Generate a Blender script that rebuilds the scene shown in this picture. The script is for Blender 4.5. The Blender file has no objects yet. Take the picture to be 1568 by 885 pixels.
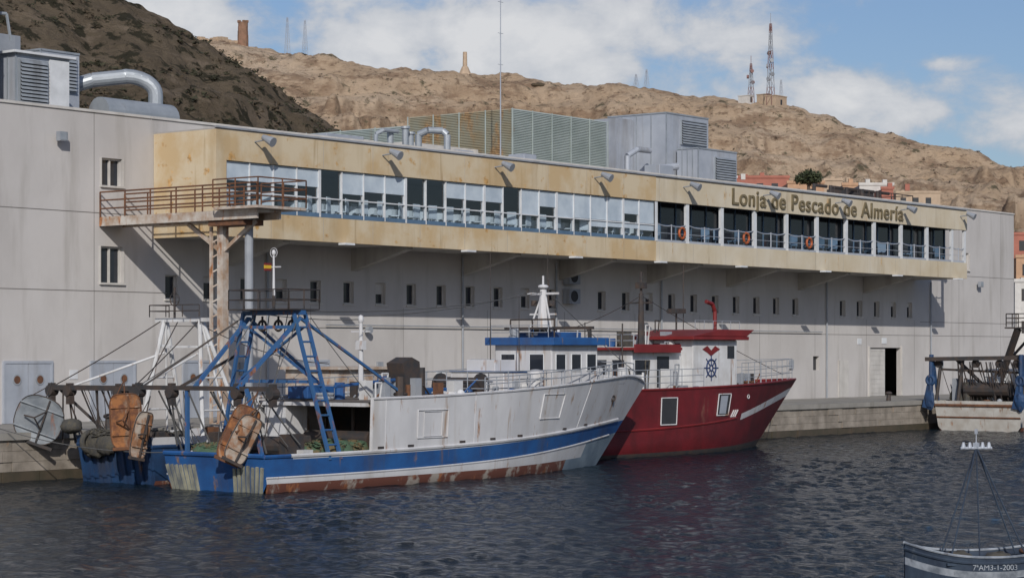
import bpy, math, random, time
import numpy as np
from mathutils import Vector, Matrix
T0=time.time()
random.seed(7)
sc=bpy.context.scene
sc.view_settings.view_transform='Standard'
sc.view_settings.look='None'
sc.view_settings.exposure=0
CAM=Vector((0,-57.6,4.2)); HD=math.radians(38.07)
FX,FY=math.cos(HD),math.sin(HD)
def polar(t,d,z=0.0):   # bearing tangent from the harbour mouth axis, distance
    return (d*(FX+FY*t), d*(FY-FX*t)+CAM.y, z)

# ------------------------------------------------------------------ materials
def nodes(m):
    m.use_nodes=True
    nt=m.node_tree; nt.nodes.clear(); return nt
def mk(name,col,col2=None,scale=1.5,rough=.75,stretch=(1,1,1),rust=0.0,rustcol=(.16,.06,.025),rscale=1.2,
       rstretch=(1,1,.35),bump=.15,bscale=25,metal=0.0,contrast=(.35,.65),dirt=0.0,dirtcol=(.08,.07,.06),dscale=1.1,drip=0.0,dripcol=(.2,.1,.05),dripscale=5):
    m=bpy.data.materials.new(name); nt=nodes(m); N=nt.nodes; L=nt.links
    out=N.new('ShaderNodeOutputMaterial'); p=N.new('ShaderNodeBsdfPrincipled'); L.new(p.outputs[0],out.inputs[0])
    tc=N.new('ShaderNodeTexCoord')
    def noise(sc_,st,detail=6,off=0):
        mp=N.new('ShaderNodeMapping'); mp.inputs['Scale'].default_value=st; mp.inputs['Location'].default_value=(off,off*.7,off*.3)
        L.new(tc.outputs['Object'],mp.inputs[0])
        n=N.new('ShaderNodeTexNoise'); n.inputs['Scale'].default_value=sc_; n.inputs['Detail'].default_value=detail
        n.inputs['Roughness'].default_value=.6
        L.new(mp.outputs[0],n.inputs['Vector']); return n
    def mr(src,a,b,lo=0,hi=1):
        r=N.new('ShaderNodeMapRange'); r.inputs[1].default_value=a; r.inputs[2].default_value=b
        r.inputs[3].default_value=lo; r.inputs[4].default_value=hi; L.new(src,r.inputs[0]); return r.outputs[0]
    def mix(f,a,b):
        x=N.new('ShaderNodeMix'); x.data_type='RGBA'
        L.new(f,x.inputs[0])
        for s,i in ((a,6),(b,7)):
            if isinstance(s,tuple): x.inputs[i].default_value=(*s,1)
            else: L.new(s,x.inputs[i])
        return x.outputs[2]
    if col2 is None: col2=tuple(c*.82 for c in col)
    n1=noise(scale,stretch)
    c=mix(mr(n1.outputs[0],contrast[0],contrast[1]),col,col2)
    if dirt>0:
        n3=noise(dscale,(1,1,.12),5,31)
        c=mix(mr(n3.outputs[0],.62-dirt*.25,.85-dirt*.15,0,.75),c,dirtcol)
    if drip>0:
        n4=noise(dripscale,(1,1,.06),3,57)
        c=mix(mr(n4.outputs[0],.74-drip*.2,.82-drip*.15,0,.8),c,dripcol)
    if rust>0:
        n2=noise(rscale,rstretch,8,13)
        f=mr(n2.outputs[0],.72-rust*.35,.80-rust*.35)
        rc=mix(mr(noise(6,(1,1,1),4,5).outputs[0],.35,.65),rustcol,tuple(min(1,k*2.2) for k in rustcol))
        c=mix(f,c,rc)
    L.new(c,p.inputs['Base Color'])
    p.inputs['Roughness'].default_value=rough; p.inputs['Metallic'].default_value=metal
    if bump>0:
        b=N.new('ShaderNodeBump'); b.inputs['Strength'].default_value=bump; b.inputs['Distance'].default_value=.02
        L.new(noise(bscale,(1,1,1),4,3).outputs[0],b.inputs['Height']); L.new(b.outputs[0],p.inputs['Normal'])
    return m
M={}
M['wall']=mk('concrete_wall',(.51,.49,.475),(.43,.41,.395),.35,.9,(1,1,.6),dirt=.30,dirtcol=(.30,.28,.255),bump=.2,drip=.25,dripcol=(.32,.29,.26),dripscale=2.2)
M['wall2']=mk('stained_concrete',(.42,.40,.37),(.31,.295,.275),.7,.9,(1,1,.35),dirt=.55,dirtcol=(.19,.175,.155))
M['fascia']=mk('ochre_fascia',(.56,.47,.33),(.50,.37,.21),.55,.85,(1,1,.9),rust=.34,rustcol=(.28,.165,.06),rscale=1.9,rstretch=(.8,.9,.9),dirt=.35,dirtcol=(.36,.26,.14),dscale=.8,drip=.55,dripcol=(.33,.23,.12),dripscale=3,contrast=(.42,.58))
M['fascia2']=mk('cream_fascia',(.58,.52,.41),(.52,.44,.31),.6,.85,rust=.24,rustcol=(.30,.2,.10),rscale=1.8,dirt=.3,dirtcol=(.36,.29,.19),drip=.5,dripcol=(.33,.25,.15),dripscale=3)
M['joint']=mk('joint_seal',(.17,.16,.15))
M['roof']=mk('roof_gravel',(.36,.34,.32),bump=.4)
M['dark']=mk('dark_interior',(.035,.037,.042))
M['interior']=mk('interior_wall',(.10,.11,.13))
M['white']=mk('white_paint',(.62,.63,.64),(.50,.50,.50),1.5,.55,rust=.26,rustcol=(.2,.11,.06),rscale=2,dirt=.3,dirtcol=(.3,.27,.23),drip=.5)
M['whiteclean']=mk('white_frame_paint',(.66,.68,.70),rough=.5,bump=0)
M['blind']=mk('blind_fabric',(.48,.55,.61),(.36,.43,.5),1.1,.8,bump=0)
M['bluegrey']=mk('blue_grey_frame',(.10,.17,.26),rough=.5)
M['hullwhite']=mk('boat_white_paint',(.60,.60,.61),(.49,.49,.50),.8,.5,(1,1,.5),rust=.32,rustcol=(.19,.10,.05),rscale=2.1,rstretch=(1,1,.28),dirt=.35,dirtcol=(.38,.34,.29),drip=.62,dripcol=(.30,.19,.11),dripscale=4.5)
M['hullblue']=mk('boat_blue_paint',(.02,.10,.29),(.02,.065,.19),1.2,.5,rust=.26,rscale=2.2,rustcol=(.13,.085,.06),dirt=.3,drip=.4,dripcol=(.16,.10,.07))
M['hullblue2']=mk('boat_dark_blue_paint',(.016,.055,.14),(.015,.035,.085),1.5,.6,rust=.3,rscale=2.2,rustcol=(.10,.06,.04),dirt=.3)
M['boot']=mk('antifouling_rust',(.13,.045,.03),(.33,.29,.25),1.6,.85,(1,1,.8),rust=.45,rscale=2,contrast=(.52,.6))
M['primer']=mk('grey_blue_primer',(.24,.30,.35),(.15,.20,.25),1.2,.6,rust=.25)
M['steelblue']=mk('blue_gantry_paint',(.03,.10,.26),(.04,.11,.23),2,.5,rust=.46,rscale=3.2,rustcol=(.13,.06,.035))
M['hullred']=mk('boat_red_paint',(.155,.014,.018),(.095,.011,.013),1.0,.45,dirt=.4,dirtcol=(.05,.012,.012),rust=.14,rustcol=(.1,.04,.03),drip=.4,dripcol=(.06,.02,.02))
M['red']=mk('red_trim_paint',(.20,.02,.02),(.14,.015,.015),1.0,.5)
M['rust']=mk('rusty_steel',(.17,.075,.035),(.09,.045,.03),4,.9,bump=.4)
M['rustorange']=mk('orange_rusty_board',(.30,.125,.045),(.13,.055,.03),2.8,.9,rust=.54,rustcol=(.12,.075,.05),rscale=3.2,bump=.5,contrast=(.42,.58),drip=.65,dripcol=(.45,.38,.30))
M['rustwhite']=mk('rust_stained_white',(.50,.47,.43),(.32,.22,.15),2,.8,rust=.42,rustcol=(.2,.09,.04),rscale=3)
M['palehull']=mk('weathered_pale_hull',(.52,.51,.48),(.40,.37,.33),1.6,.8,rust=.30,rustcol=(.17,.09,.05),rscale=2.4,drip=.6,dripcol=(.22,.13,.08))
M['rustboard']=mk('rust_streaked_board',(.36,.31,.26),(.25,.13,.07),2.4,.85,rust=.55,rustcol=(.14,.065,.03),rscale=3,contrast=(.42,.58))
M['board']=mk('grey_board',(.15,.17,.19),(.24,.26,.28),2.0,.5,rust=.2,metal=.2)
M['darksteel']=mk('dark_steel',(.03,.032,.036),(.065,.045,.035),3,.7)
M['grey']=mk('galvanised_metal',(.36,.39,.42),(.28,.31,.34),1.5,.45,metal=.25,bump=.05,dirt=.2)
M['greyp']=mk('grey_painted_metal',(.30,.32,.35),(.24,.26,.29),1.5,.6,dirt=.2)
M['hvac']=mk('hvac_panel',(.42,.45,.50),(.34,.37,.42),.9,.5,metal=.15,dirt=.35,dirtcol=(.2,.18,.16))
M['louvre']=mk('green_grey_louvre',(.38,.43,.41),(.31,.36,.34),.8,.6,rust=.3,rustcol=(.20,.12,.055),rscale=.9)
M['louvrust']=mk('rusted_louvre',(.30,.31,.25),(.30,.25,.16),.8,.7,rust=.55,rustcol=(.22,.14,.07),rscale=1.2)
M['louvback']=mk('louvre_backing',(.12,.13,.125))
M['deck']=mk('deck_planks',(.16,.13,.11),(.10,.085,.07),3,.85)
M['rope']=mk('rope',(.10,.10,.10))
M['netm']=mk('net_fibre',(.06,.11,.065),(.13,.10,.05),3,.95,bump=1,bscale=14,contrast=(.45,.55))
M['netd']=mk('dark_net_fibre',(.05,.05,.05),(.09,.08,.06),5,.95,bump=1,bscale=14)
M['orange']=mk('orange_plastic',(.42,.10,.03),rough=.5)
M['signm']=mk('bronze_letter',(.19,.155,.09),(.14,.11,.06),3,.6)
M['navy']=mk('navy_paint',(.02,.04,.12))
M['brick']=mk('old_brick_masonry',(.27,.15,.10),(.19,.115,.075),.8,.95,bump=.5,bscale=3)
M['stone']=mk('quay_stone',(.33,.29,.245),(.19,.165,.135),1.0,.9,(1,1,1.5),dirt=.6,dirtcol=(.10,.085,.065),rust=.3,rustcol=(.2,.13,.08),bump=.6,bscale=5)
M['weed']=mk('wet_weed_stone',(.055,.05,.035),(.09,.07,.05),1.5,.5,bump=.6,bscale=6)
M['quaytop']=mk('quay_concrete',(.30,.285,.26),(.22,.21,.19),.6,.9,dirt=.4,dirtcol=(.13,.12,.10))
M['redwhite']=mk('mast_red_paint',(.22,.12,.11))
M['tan']=mk('tan_render',(.45,.34,.24)); M['terracotta']=mk('terracotta_render',(.36,.13,.09)); M['orangewall']=mk('orange_render',(.46,.28,.17))
M['whitewall']=mk('white_render',(.56,.54,.51),dirt=.3,dirtcol=(.3,.28,.25)); M['bark']=mk('bark',(.09,.065,.045))
M['yellow']=mk('yellow_flag',(.6,.4,.03))
M['planks']=mk('weathered_planks',(.34,.33,.24),(.12,.13,.13),3,.9,(1,1,.4))
def glassmat(name,refl):
    m=bpy.data.materials.new(name); nt=nodes(m); N=nt.nodes; L=nt.links
    try: m.use_transparent_shadow=True
    except Exception: pass
    out=N.new('ShaderNodeOutputMaterial'); mx=N.new('ShaderNodeMixShader'); mx.inputs[0].default_value=refl
    tr=N.new('ShaderNodeBsdfTransparent'); tr.inputs[0].default_value=(.82,.90,.96,1)
    gl=N.new('ShaderNodeBsdfGlossy'); gl.inputs['Roughness'].default_value=.03
    L.new(tr.outputs[0],mx.inputs[1]); L.new(gl.outputs[0],mx.inputs[2]); L.new(mx.outputs[0],out.inputs[0])
    return m
M['glass']=glassmat('window_glass',.14)
M['darkglass']=mk('dark_window_glass',(.025,.03,.04),rough=.08,bump=0)

# ------------------------------------------------------------------ mesh parts
def empty(name,loc):
    e=bpy.data.objects.new(name,None); e.location=loc; sc.collection.objects.link(e); e.empty_display_size=.5; return e
class Part:
    def __init__(s): s.v=[]; s.f=[]; s.mi=[]; s.cm=0; s.tf=None
    def add(s,vs,fs):
        o=len(s.v)
        if s.tf is not None: vs=[tuple(s.tf@Vector(v)) for v in vs]
        s.v+= [tuple(v) for v in vs]; s.f+=[tuple(i+o for i in f) for f in fs]; s.mi+=[s.cm]*len(fs)
    def box(s,x0,x1,y0,y1,z0,z1):
        s.add([(x0,y0,z0),(x1,y0,z0),(x1,y1,z0),(x0,y1,z0),(x0,y0,z1),(x1,y0,z1),(x1,y1,z1),(x0,y1,z1)],
              [(0,3,2,1),(4,5,6,7),(0,1,5,4),(1,2,6,5),(2,3,7,6),(3,0,4,7)])
    def cyl(s,p,q,r,r2=None,n=8):
        if r2 is None: r2=r
        p=Vector(p); q=Vector(q); d=(q-p)
        if d.length<1e-6: return
        d.normalize(); a=d.orthogonal().normalized(); b=d.cross(a)
        vs=[]
        for k in range(n):
            an=2*math.pi*k/n; o=a*math.cos(an)+b*math.sin(an); vs.append(p+o*r)
        for k in range(n):
            an=2*math.pi*k/n; o=a*math.cos(an)+b*math.sin(an); vs.append(q+o*r2)
        fs=[(k,(k+1)%n,n+(k+1)%n,n+k) for k in range(n)]+[tuple(range(n))[::-1],tuple(range(n,2*n))]
        s.add(vs,fs)
    def beam(s,p,q,w,h=None):
        h=h or w; p=Vector(p); q=Vector(q); d=(q-p).normalized()
        up=Vector((0,0,1)) if abs(d.z)<.95 else Vector((1,0,0))
        a=d.cross(up).normalized()*w/2; b=d.cross(a).normalized()*h/2
        vs=[p-a-b,p+a-b,p+a+b,p-a+b,q-a-b,q+a-b,q+a+b,q-a+b]
        s.add(vs,[(0,3,2,1),(4,5,6,7),(0,1,5,4),(1,2,6,5),(2,3,7,6),(3,0,4,7)])
    def path(s,pts,r,n=6):
        for a,b in zip(pts[:-1],pts[1:]): s.cyl(a,b,r,n=n)
    def sag(s,a,b,sg,r,k=8):
        a=Vector(a); b=Vector(b)
        s.path([a.lerp(b,i/k)-Vector((0,0,sg*4*(i/k)*(1-i/k))) for i in range(k+1)],r,5)
    def ell(s,c,rx,ry,rz,nu=12,nv=8,jit=0):
        vs=[];fs=[]
        for j in range(nv+1):
            for i in range(nu):
                a=2*math.pi*i/nu;b=math.pi*j/nv; k=1+random.uniform(-jit,jit)
                vs.append((c[0]+rx*k*math.cos(a)*math.sin(b),c[1]+ry*k*math.sin(a)*math.sin(b),c[2]+rz*k*math.cos(b)))
        for j in range(nv):
            for i in range(nu):
                fs.append((j*nu+i,(j+1)*nu+i,(j+1)*nu+(i+1)%nu,j*nu+(i+1)%nu))
        s.add(vs,fs)
    def torus(s,c,R,r,axis='y',n=20,m=8):
        vs=[];fs=[]
        for i in range(n):
            a=2*math.pi*i/n
            for j in range(m):
                b=2*math.pi*j/m; q=(R+r*math.cos(b)); w=r*math.sin(b)
                if axis=='y': vs.append((c[0]+q*math.cos(a),c[1]+w,c[2]+q*math.sin(a)))
                elif axis=='x': vs.append((c[0]+w,c[1]+q*math.cos(a),c[2]+q*math.sin(a)))
                else: vs.append((c[0]+q*math.cos(a),c[1]+q*math.sin(a),c[2]+w))
        for i in range(n):
            for j in range(m):
                fs.append((i*m+j,i*m+(j+1)%m,((i+1)%n)*m+(j+1)%m,((i+1)%n)*m+j))
        s.add(vs,fs)
    def prism(s,prof,a,b):
        n=len(prof); a=Vector(a); b=Vector(b)
        vs=[Vector(p)+a for p in prof]+[Vector(p)+b for p in prof]
        s.add(vs,[tuple(range(n))[::-1],tuple(range(n,2*n))]+[(k,(k+1)%n,n+(k+1)%n,n+k) for k in range(n)])
    def rail(s,pts,h,nr=2,sp=1.2,r=.02,mid=True):
        for a,b in zip(pts[:-1],pts[1:]):
            a=Vector(a);b=Vector(b);k=max(1,int(round((b-a).length/sp)))
            for i in range(k+1):
                p=a.lerp(b,i/k); s.cyl(p,p+Vector((0,0,h)),r,n=6)
            for j in range(nr):
                o=Vector((0,0,h*(1-j/max(1,nr)))); s.cyl(a+o,b+o,r*.9,n=6)
    def done(s,name,mats,parent=None,smooth=False,bevel=0,recalc=True):
        me=bpy.data.meshes.new(name); me.from_pydata(s.v,[],s.f)
        if not isinstance(mats,(list,tuple)): mats=[mats]
        for m in mats: me.materials.append(M[m] if isinstance(m,str) else m)
        me.polygons.foreach_set('material_index',s.mi)
        if smooth: me.polygons.foreach_set('use_smooth',[True]*len(me.polygons))
        me.update()
        if recalc:
            import bmesh
            bm=bmesh.new(); bm.from_mesh(me); bmesh.ops.recalc_face_normals(bm,faces=bm.faces); bm.to_mesh(me); bm.free()
        o=bpy.data.objects.new(name,me); sc.collection.objects.link(o)
        if parent:
            o.parent=parent; o.matrix_parent_inverse=Matrix.Translation(parent.location).inverted()
        if bevel:
            b=o.modifiers.new('bevel','BEVEL'); b.width=bevel; b.segments=2; b.limit_method='ANGLE'
        return o
def wall_y(p,x0,x1,z0,z1,y,ops,rev=.22):
    xs=sorted({x0,x1}|{o[0] for o in ops}|{o[1] for o in ops}); zs=sorted({z0,z1}|{o[2] for o in ops}|{o[3] for o in ops})
    for a,b in zip(xs[:-1],xs[1:]):
        for c,d in zip(zs[:-1],zs[1:]):
            mx,mz=(a+b)/2,(c+d)/2
            if any(o[0]<mx<o[1] and o[2]<mz<o[3] for o in ops): continue
            p.add([(a,y,c),(b,y,c),(b,y,d),(a,y,d)],[(0,1,2,3)])
    for o in ops:
        a,b,c,d=o
        p.add([(a,y,c),(b,y,c),(b,y,d),(a,y,d),(a,y+rev,c),(b,y+rev,c),(b,y+rev,d),(a,y+rev,d)],
              [(0,4,5,1),(1,5,6,2),(2,6,7,3),(3,7,4,0)])
def text(name,body,width,height,mat,parent,loc,rotz=0,ext=.03,off=0.0,sp=1.0):
    cu=bpy.data.curves.new(name,'FONT'); cu.body=body; cu.extrude=ext; cu.offset=off; cu.space_character=sp
    o=bpy.data.objects.new(name,cu); sc.collection.objects.link(o)
    bpy.context.view_layer.update()
    me=bpy.data.meshes.new_from_object(o.evaluated_get(bpy.context.evaluated_depsgraph_get()))
    bpy.data.objects.remove(o)
    co=np.array([v.co[:] for v in me.vertices]); w=co[:,0].max()-co[:,0].min(); h=co[:,1].max()-max(co[:,1].min(),0)
    me.transform(Matrix.Translation(loc)@Matrix.Rotation(rotz,4,'Z')@Matrix.Rotation(math.pi/2,4,'X')@Matrix.Diagonal((width/w,height/h,1,1)))
    me.materials.clear(); me.materials.append(M[mat])
    ob=bpy.data.objects.new(name,me); sc.collection.objects.link(ob)
    if parent: ob.parent=parent; ob.matrix_parent_inverse=Matrix.Translation(parent.location).inverted()
    return ob

# ------------------------------------------------------------------ noise
def vn(x,y,s):
    xi=np.floor(x); yi=np.floor(y); xf=x-xi; yf=y-yi
    def h(a,b):
        q=np.sin(a*127.1+b*311.7+s*74.7)*43758.5453; return q-np.floor(q)
    u=xf*xf*(3-2*xf); v=yf*yf*(3-2*yf)
    return (h(xi,yi)*(1-u)+h(xi+1,yi)*u)*(1-v)+(h(xi,yi+1)*(1-u)+h(xi+1,yi+1)*u)*v
def fbm(x,y,s,o=5):
    r=0;a=.5;t=0
    for k in range(o):
        r=r+a*vn(x,y,s+k*3.1);t+=a;x=x*2.03+7.1;y=y*2.03+3.7;a*=.52
    return r/t
def ridged(x,y,s,o=5):
    r=0;a=.5;t=0
    for k in range(o):
        r=r+a*(1-np.abs(2*vn(x,y,s+k*3.1)-1));t+=a;x=x*2.1+7.1;y=y*2.1+3.7;a*=.5
    return r/t
def gridmesh(name,X,Y,Z,mat,smooth=True):
    h,w=X.shape; me=bpy.data.meshes.new(name)
    co=np.stack([X,Y,Z],-1).reshape(-1,3).astype(np.float32)
    i=np.arange(h*w).reshape(h,w); q=np.stack([i[:-1,:-1],i[:-1,1:],i[1:,1:],i[1:,:-1]],-1).reshape(-1,4)
    me.vertices.add(len(co)); me.vertices.foreach_set('co',co.ravel())
    me.loops.add(q.size); me.loops.foreach_set('vertex_index',q.ravel().astype(np.int32))
    me.polygons.add(len(q)); me.polygons.foreach_set('loop_start',np.arange(0,q.size,4,dtype=np.int32))
    me.polygons.foreach_set('loop_total',np.full(len(q),4,dtype=np.int32))
    me.polygons.foreach_set('use_smooth',np.full(len(q),smooth))
    me.update(calc_edges=True); me.materials.append(mat)
    o=bpy.data.objects.new(name,me); sc.collection.objects.link(o); return o

# ------------------------------------------------------------------ terrain
def terrmat(name,a,b,rock,shrub,shr,shscale,bd=2.2,rk=.5,r2=.57):
    m=bpy.data.materials.new(name); nt=nodes(m); N=nt.nodes; L=nt.links
    out=N.new('ShaderNodeOutputMaterial'); p=N.new('ShaderNodeBsdfPrincipled'); p.inputs['Roughness'].default_value=1; p.inputs['Specular IOR Level'].default_value=.1
    L.new(p.outputs[0],out.inputs[0]); tc=N.new('ShaderNodeTexCoord'); geo=N.new('ShaderNodeNewGeometry')
    def noise(s,d=8,st=(1,1,1),r=.62):
        mp=N.new('ShaderNodeMapping'); mp.inputs['Scale'].default_value=st; L.new(tc.outputs['Object'],mp.inputs[0])
        n=N.new('ShaderNodeTexNoise'); n.inputs['Scale'].default_value=s; n.inputs['Detail'].default_value=d; n.inputs['Roughness'].default_value=r; L.new(mp.outputs[0],n.inputs['Vector']); return n.outputs[0]
    def mr(src,x,y,lo=0,hi=1):
        r=N.new('ShaderNodeMapRange'); r.inputs[1].default_value=x; r.inputs[2].default_value=y; r.inputs[3].default_value=lo; r.inputs[4].default_value=hi; L.new(src,r.inputs[0]); return r.outputs[0]
    def mix(f,c1,c2):
        x=N.new('ShaderNodeMix'); x.data_type='RGBA'; L.new(f,x.inputs[0])
        for s,i in ((c1,6),(c2,7)):
            if isinstance(s,tuple): x.inputs[i].default_value=(*s,1)
            else: L.new(s,x.inputs[i])
        return x.outputs[2]
    c=mix(mr(noise(.035),.40,.60),a,b)
    c=mix(mr(noise(.10,10,(1,1,3.0),.72),rk,rk+.08,0,.85),c,rock)
    c=mix(mr(noise(.5,8,(1,1,2.2),.72),r2,r2+.06,0,.8),c,tuple(k*.55 for k in rock))
    sep=N.new('ShaderNodeSeparateXYZ'); L.new(geo.outputs['Normal'],sep.inputs[0])
    c=mix(mr(sep.outputs[2],.62,.35,0,.6),c,rock)
    c=mix(mr(noise(shscale,5),shr,shr+.05),c,shrub)
    L.new(c,p.inputs['Base Color'])
    bp=N.new('ShaderNodeBump'); bp.inputs['Strength'].default_value=1; bp.inputs['Distance'].default_value=bd
    L.new(noise(.35,10,(1,1,1.8),.75),bp.inputs['Height']); L.new(bp.outputs[0],p.inputs['Normal'])
    return m
def T(px): return (px-784)/3400
def terrain(name,tab,Dr,foot,t0,t1,nt,nr,dmax,mat,amp,cliff,seed,terr=0):
    tt=np.linspace(t0,t1,nt); dd=np.concatenate([np.linspace(foot-15,Dr*1.08,int(nr*.85)),np.linspace(Dr*1.09,dmax,nr-int(nr*.85))])
    tx=np.array([T(a) for a,b in tab]); te=np.array([(540-b)/3400 for a,b in tab])
    e=np.interp(tt,tx,te)
    TT,DD=np.meshgrid(tt,dd); E=e[None,:]
    X=DD*(FX+FY*TT); Y=DD*(FY-FX*TT)+CAM.y
    DR=Dr+ (fbm(TT*18+5,TT*0+1,seed,3)-.5)*30
    ZR=4.2+E*DR
    s=(DD-foot)/(DR-foot); sc_=np.clip(s,0,1)
    g=(1-cliff)*sc_**.95+cliff*np.clip((sc_-.80)/.17,0,1)**1.2
    z=1.2+(ZR-1.2)*g
    env=np.clip(sc_*4,0,1)*(1-.90*np.clip((sc_-.84)/.16,0,1))
    gx=(X*FY-Y*FX); gy=(X*FX+Y*FY)
    wx=gx+16*fbm(gx/40,gy/40,seed+9,3)
    z+=env*amp*(ridged(wx/38,gy/95,seed+1,5)-.62)*1.6
    z+=env*amp*.6*(ridged(wx/13,gy/22,seed+2,4)-.5)
    if terr>0:
        per=5.5; tz=z/per+1.6*fbm(gx/60,gy/60,seed+5,3); fl=np.floor(tz); fr=tz-fl
        st=np.clip((fr-.6)/.34,0,1); st=st*st*(3-2*st)
        z+=env*terr*per*(st-fr)*np.clip((fbm(gx/30,gy/30,seed+6,3)-.32)*4,0,1)
    z+=np.clip(sc_*4,0,1)*(fbm(gx/5,gy/5,seed+3,4)-.5)*2.2
    z+=np.clip(sc_*4,0,1)*(fbm(gx/1.6,gy/1.6,seed+4,3)-.5)*1.0
    over=np.clip(DD-DR,0,None); z-=over*.22
    z=np.where(DD<foot-5,-1,z)
    return gridmesh(name,X,Y,z,mat)
mfar=terrmat('sunlit_rock',(.63,.49,.355),(.55,.405,.275),(.33,.225,.15),(.17,.145,.095),.61,.22,1.8,.50,.555)
mnear=terrmat('shaded_shrubby_rock',(.17,.135,.095),(.115,.09,.062),(.24,.19,.14),(.05,.045,.03),.52,.30,1.6,.53)  # shrub-covered rock, its colours darkened to carry cloud shade over this hill
ridge_far=[(-700,40),(0,45),(250,50),(310,62),(385,77),(460,85),(560,97),(640,101),(710,106),(760,112),(830,122),(930,131),(1000,136),(1080,145),(1130,149),(1200,158),(1245,176),(1330,196),(1410,219),(1480,236),(1568,262),(1800,300),(2300,360)]
hill=terrain('hillside',ridge_far,430,205,-.42,.44,1200,460,900,mfar,12,.20,3.0,1.15)
ridge_near=[(-900,-60),(-200,-100),(0,-75),(100,-35),(190,0),(240,22),(300,60),(340,85),(385,106),(440,146),(490,186),(540,216),(620,262),(800,360),(1000,480),(1200,545)]
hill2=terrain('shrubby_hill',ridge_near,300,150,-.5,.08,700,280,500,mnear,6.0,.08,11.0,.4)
bpy.context.view_layer.update()
def shrubs(name,targets,n,trange,drange,smin,smax,mats):
    p=Part(); c=0
    while c<n:
        c+=1
        t=random.uniform(*trange); d=random.uniform(*drange); x,y,_=polar(t,d)
        if vn(np.array(x/9.),np.array(y/9.),5.)<.45: continue
        hit=targets.ray_cast(Vector((x,y,200)),Vector((0,0,-1)))
        if not hit[0] or hit[1].z<8: continue
        r=random.uniform(smin,smax); z=hit[1].z; p.cm=random.choice((0,0,1))
        for k in range(9):
            a=random.uniform(0,6.28); q=r*random.uniform(.1,.8)
            cx,cy,cz=x+q*math.cos(a),y+q*math.sin(a),z+r*random.uniform(.05,.5)
            w=r*random.uniform(.25,.5)
            pts=[(cx+w*random.uniform(-1,1),cy+w*random.uniform(-1,1),cz+w*random.uniform(-.5,.7)) for _ in range(4)]
            p.add(pts,[(0,1,2),(0,2,3),(0,3,1),(1,3,2)])
    return p.done(name,mats,recalc=False)
M['shrub']=mk('shrub_foliage',(.055,.052,.03),(.035,.036,.02),.8,1,bump=0)
M['brownshrub']=mk('brown_shrub_foliage',(.10,.075,.048),(.065,.05,.032),.8,1,bump=0)
M['dryshrub']=mk('dry_shrub_foliage',(.22,.19,.12),(.16,.14,.085),.8,1,bump=0)
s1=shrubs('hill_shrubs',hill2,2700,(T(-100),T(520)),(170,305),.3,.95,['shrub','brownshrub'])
s2=shrubs('hill_shrubs',hill,3400,(T(300),T(1650)),(250,425),.2,.6,['dryshrub','brownshrub'])

# ------------------------------------------------------------------ ground, quay, water
p=Part(); p.box(-600,1500,45,3500,.4,1.5); p.done('ground','quaytop')
p=Part()
p.cm=1; p.box(-200,600,.5,60,-3,1.58)
x=-60.0
while x<220:
    L_=random.uniform(1.1,1.6)
    for k,(z0,z1) in enumerate(((-1.2,.30),(.31,.62),(.63,.98),(.99,1.34))):
        p.cm=2 if k==0 else 0
        o=random.uniform(0,.06); p.box(x+.012+(.4 if k%2 else 0),x+L_+(.4 if k%2 else 0),o,.56,z0,z1)
    x+=L_+.012
p.cm=1
x=-60.0
while x<220: p.box(x,x+5.98,-.06,.7,1.345,1.585); x+=6
p.done('quay',['stone','quaytop','weed'])
for bx in (52,63,76,92,108,124):
    p=Part(); p.cyl((bx,.9,1.57),(bx,.9,1.95),.14,.11,12); p.ell((bx,.9,2.0),.2,.2,.1); p.done('mooring_bollard','darksteel')

def waves():
    xs=np.arange(5,165,.13); ys=np.arange(-62,.6,.10)
    X,Y=np.meshgrid(xs,ys); X=X.astype(np.float32); Y=Y.astype(np.float32); Z=np.zeros_like(X); rs=np.random.RandomState(4)
    for k in range(40):
        lam=.38*(1.042**k)
        a=rs.normal(-0.95,.65); am=.0037*lam**.8
        kx,ky=math.cos(a)*2*math.pi/lam,math.sin(a)*2*math.pi/lam
        Z+=am*np.sin(kx*X+ky*Y+rs.uniform(0,6.28)+1.6*np.sin(X*.31*rs.uniform(.5,1.5)+Y*.27*rs.uniform(.5,1.5)+rs.uniform(0,6)))
    g=fbm(X/9,Y/5,2,3); Z*=(.3+1.4*g)
    return X,Y,Z-.02
mw=bpy.data.materials.new('harbour_water'); nt=nodes(mw); N=nt.nodes; L=nt.links
out=N.new('ShaderNodeOutputMaterial'); pb=N.new('ShaderNodeBsdfPrincipled'); L.new(pb.outputs[0],out.inputs[0])
pb.inputs['Base Color'].default_value=(.005,.012,.019,1); pb.inputs['Roughness'].default_value=.08; pb.inputs['IOR'].default_value=1.33; pb.inputs['Specular IOR Level'].default_value=.36
tc=N.new('ShaderNodeTexCoord'); mp=N.new('ShaderNodeMapping'); mp.inputs['Rotation'].default_value=(0,0,.95); mp.inputs['Scale'].default_value=(1,.45,1)
L.new(tc.outputs['Object'],mp.inputs[0]); n=N.new('ShaderNodeTexNoise'); n.inputs['Scale'].default_value=6; n.inputs['Detail'].default_value=5; n.inputs['Roughness'].default_value=.6
L.new(mp.outputs[0],n.inputs['Vector']); b=N.new('ShaderNodeBump'); b.inputs['Strength'].default_value=1; b.inputs['Distance'].default_value=.16
L.new(n.outputs[0],b.inputs['Height']); L.new(b.outputs[0],pb.inputs['Normal'])
X,Y,Z=waves(); water=gridmesh('water',X,Y,Z,mw)
p=Part(); p.box(-2500,2500,-3000,.4,-4,-.22); w2=p.done('sea_water',mw)

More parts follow.
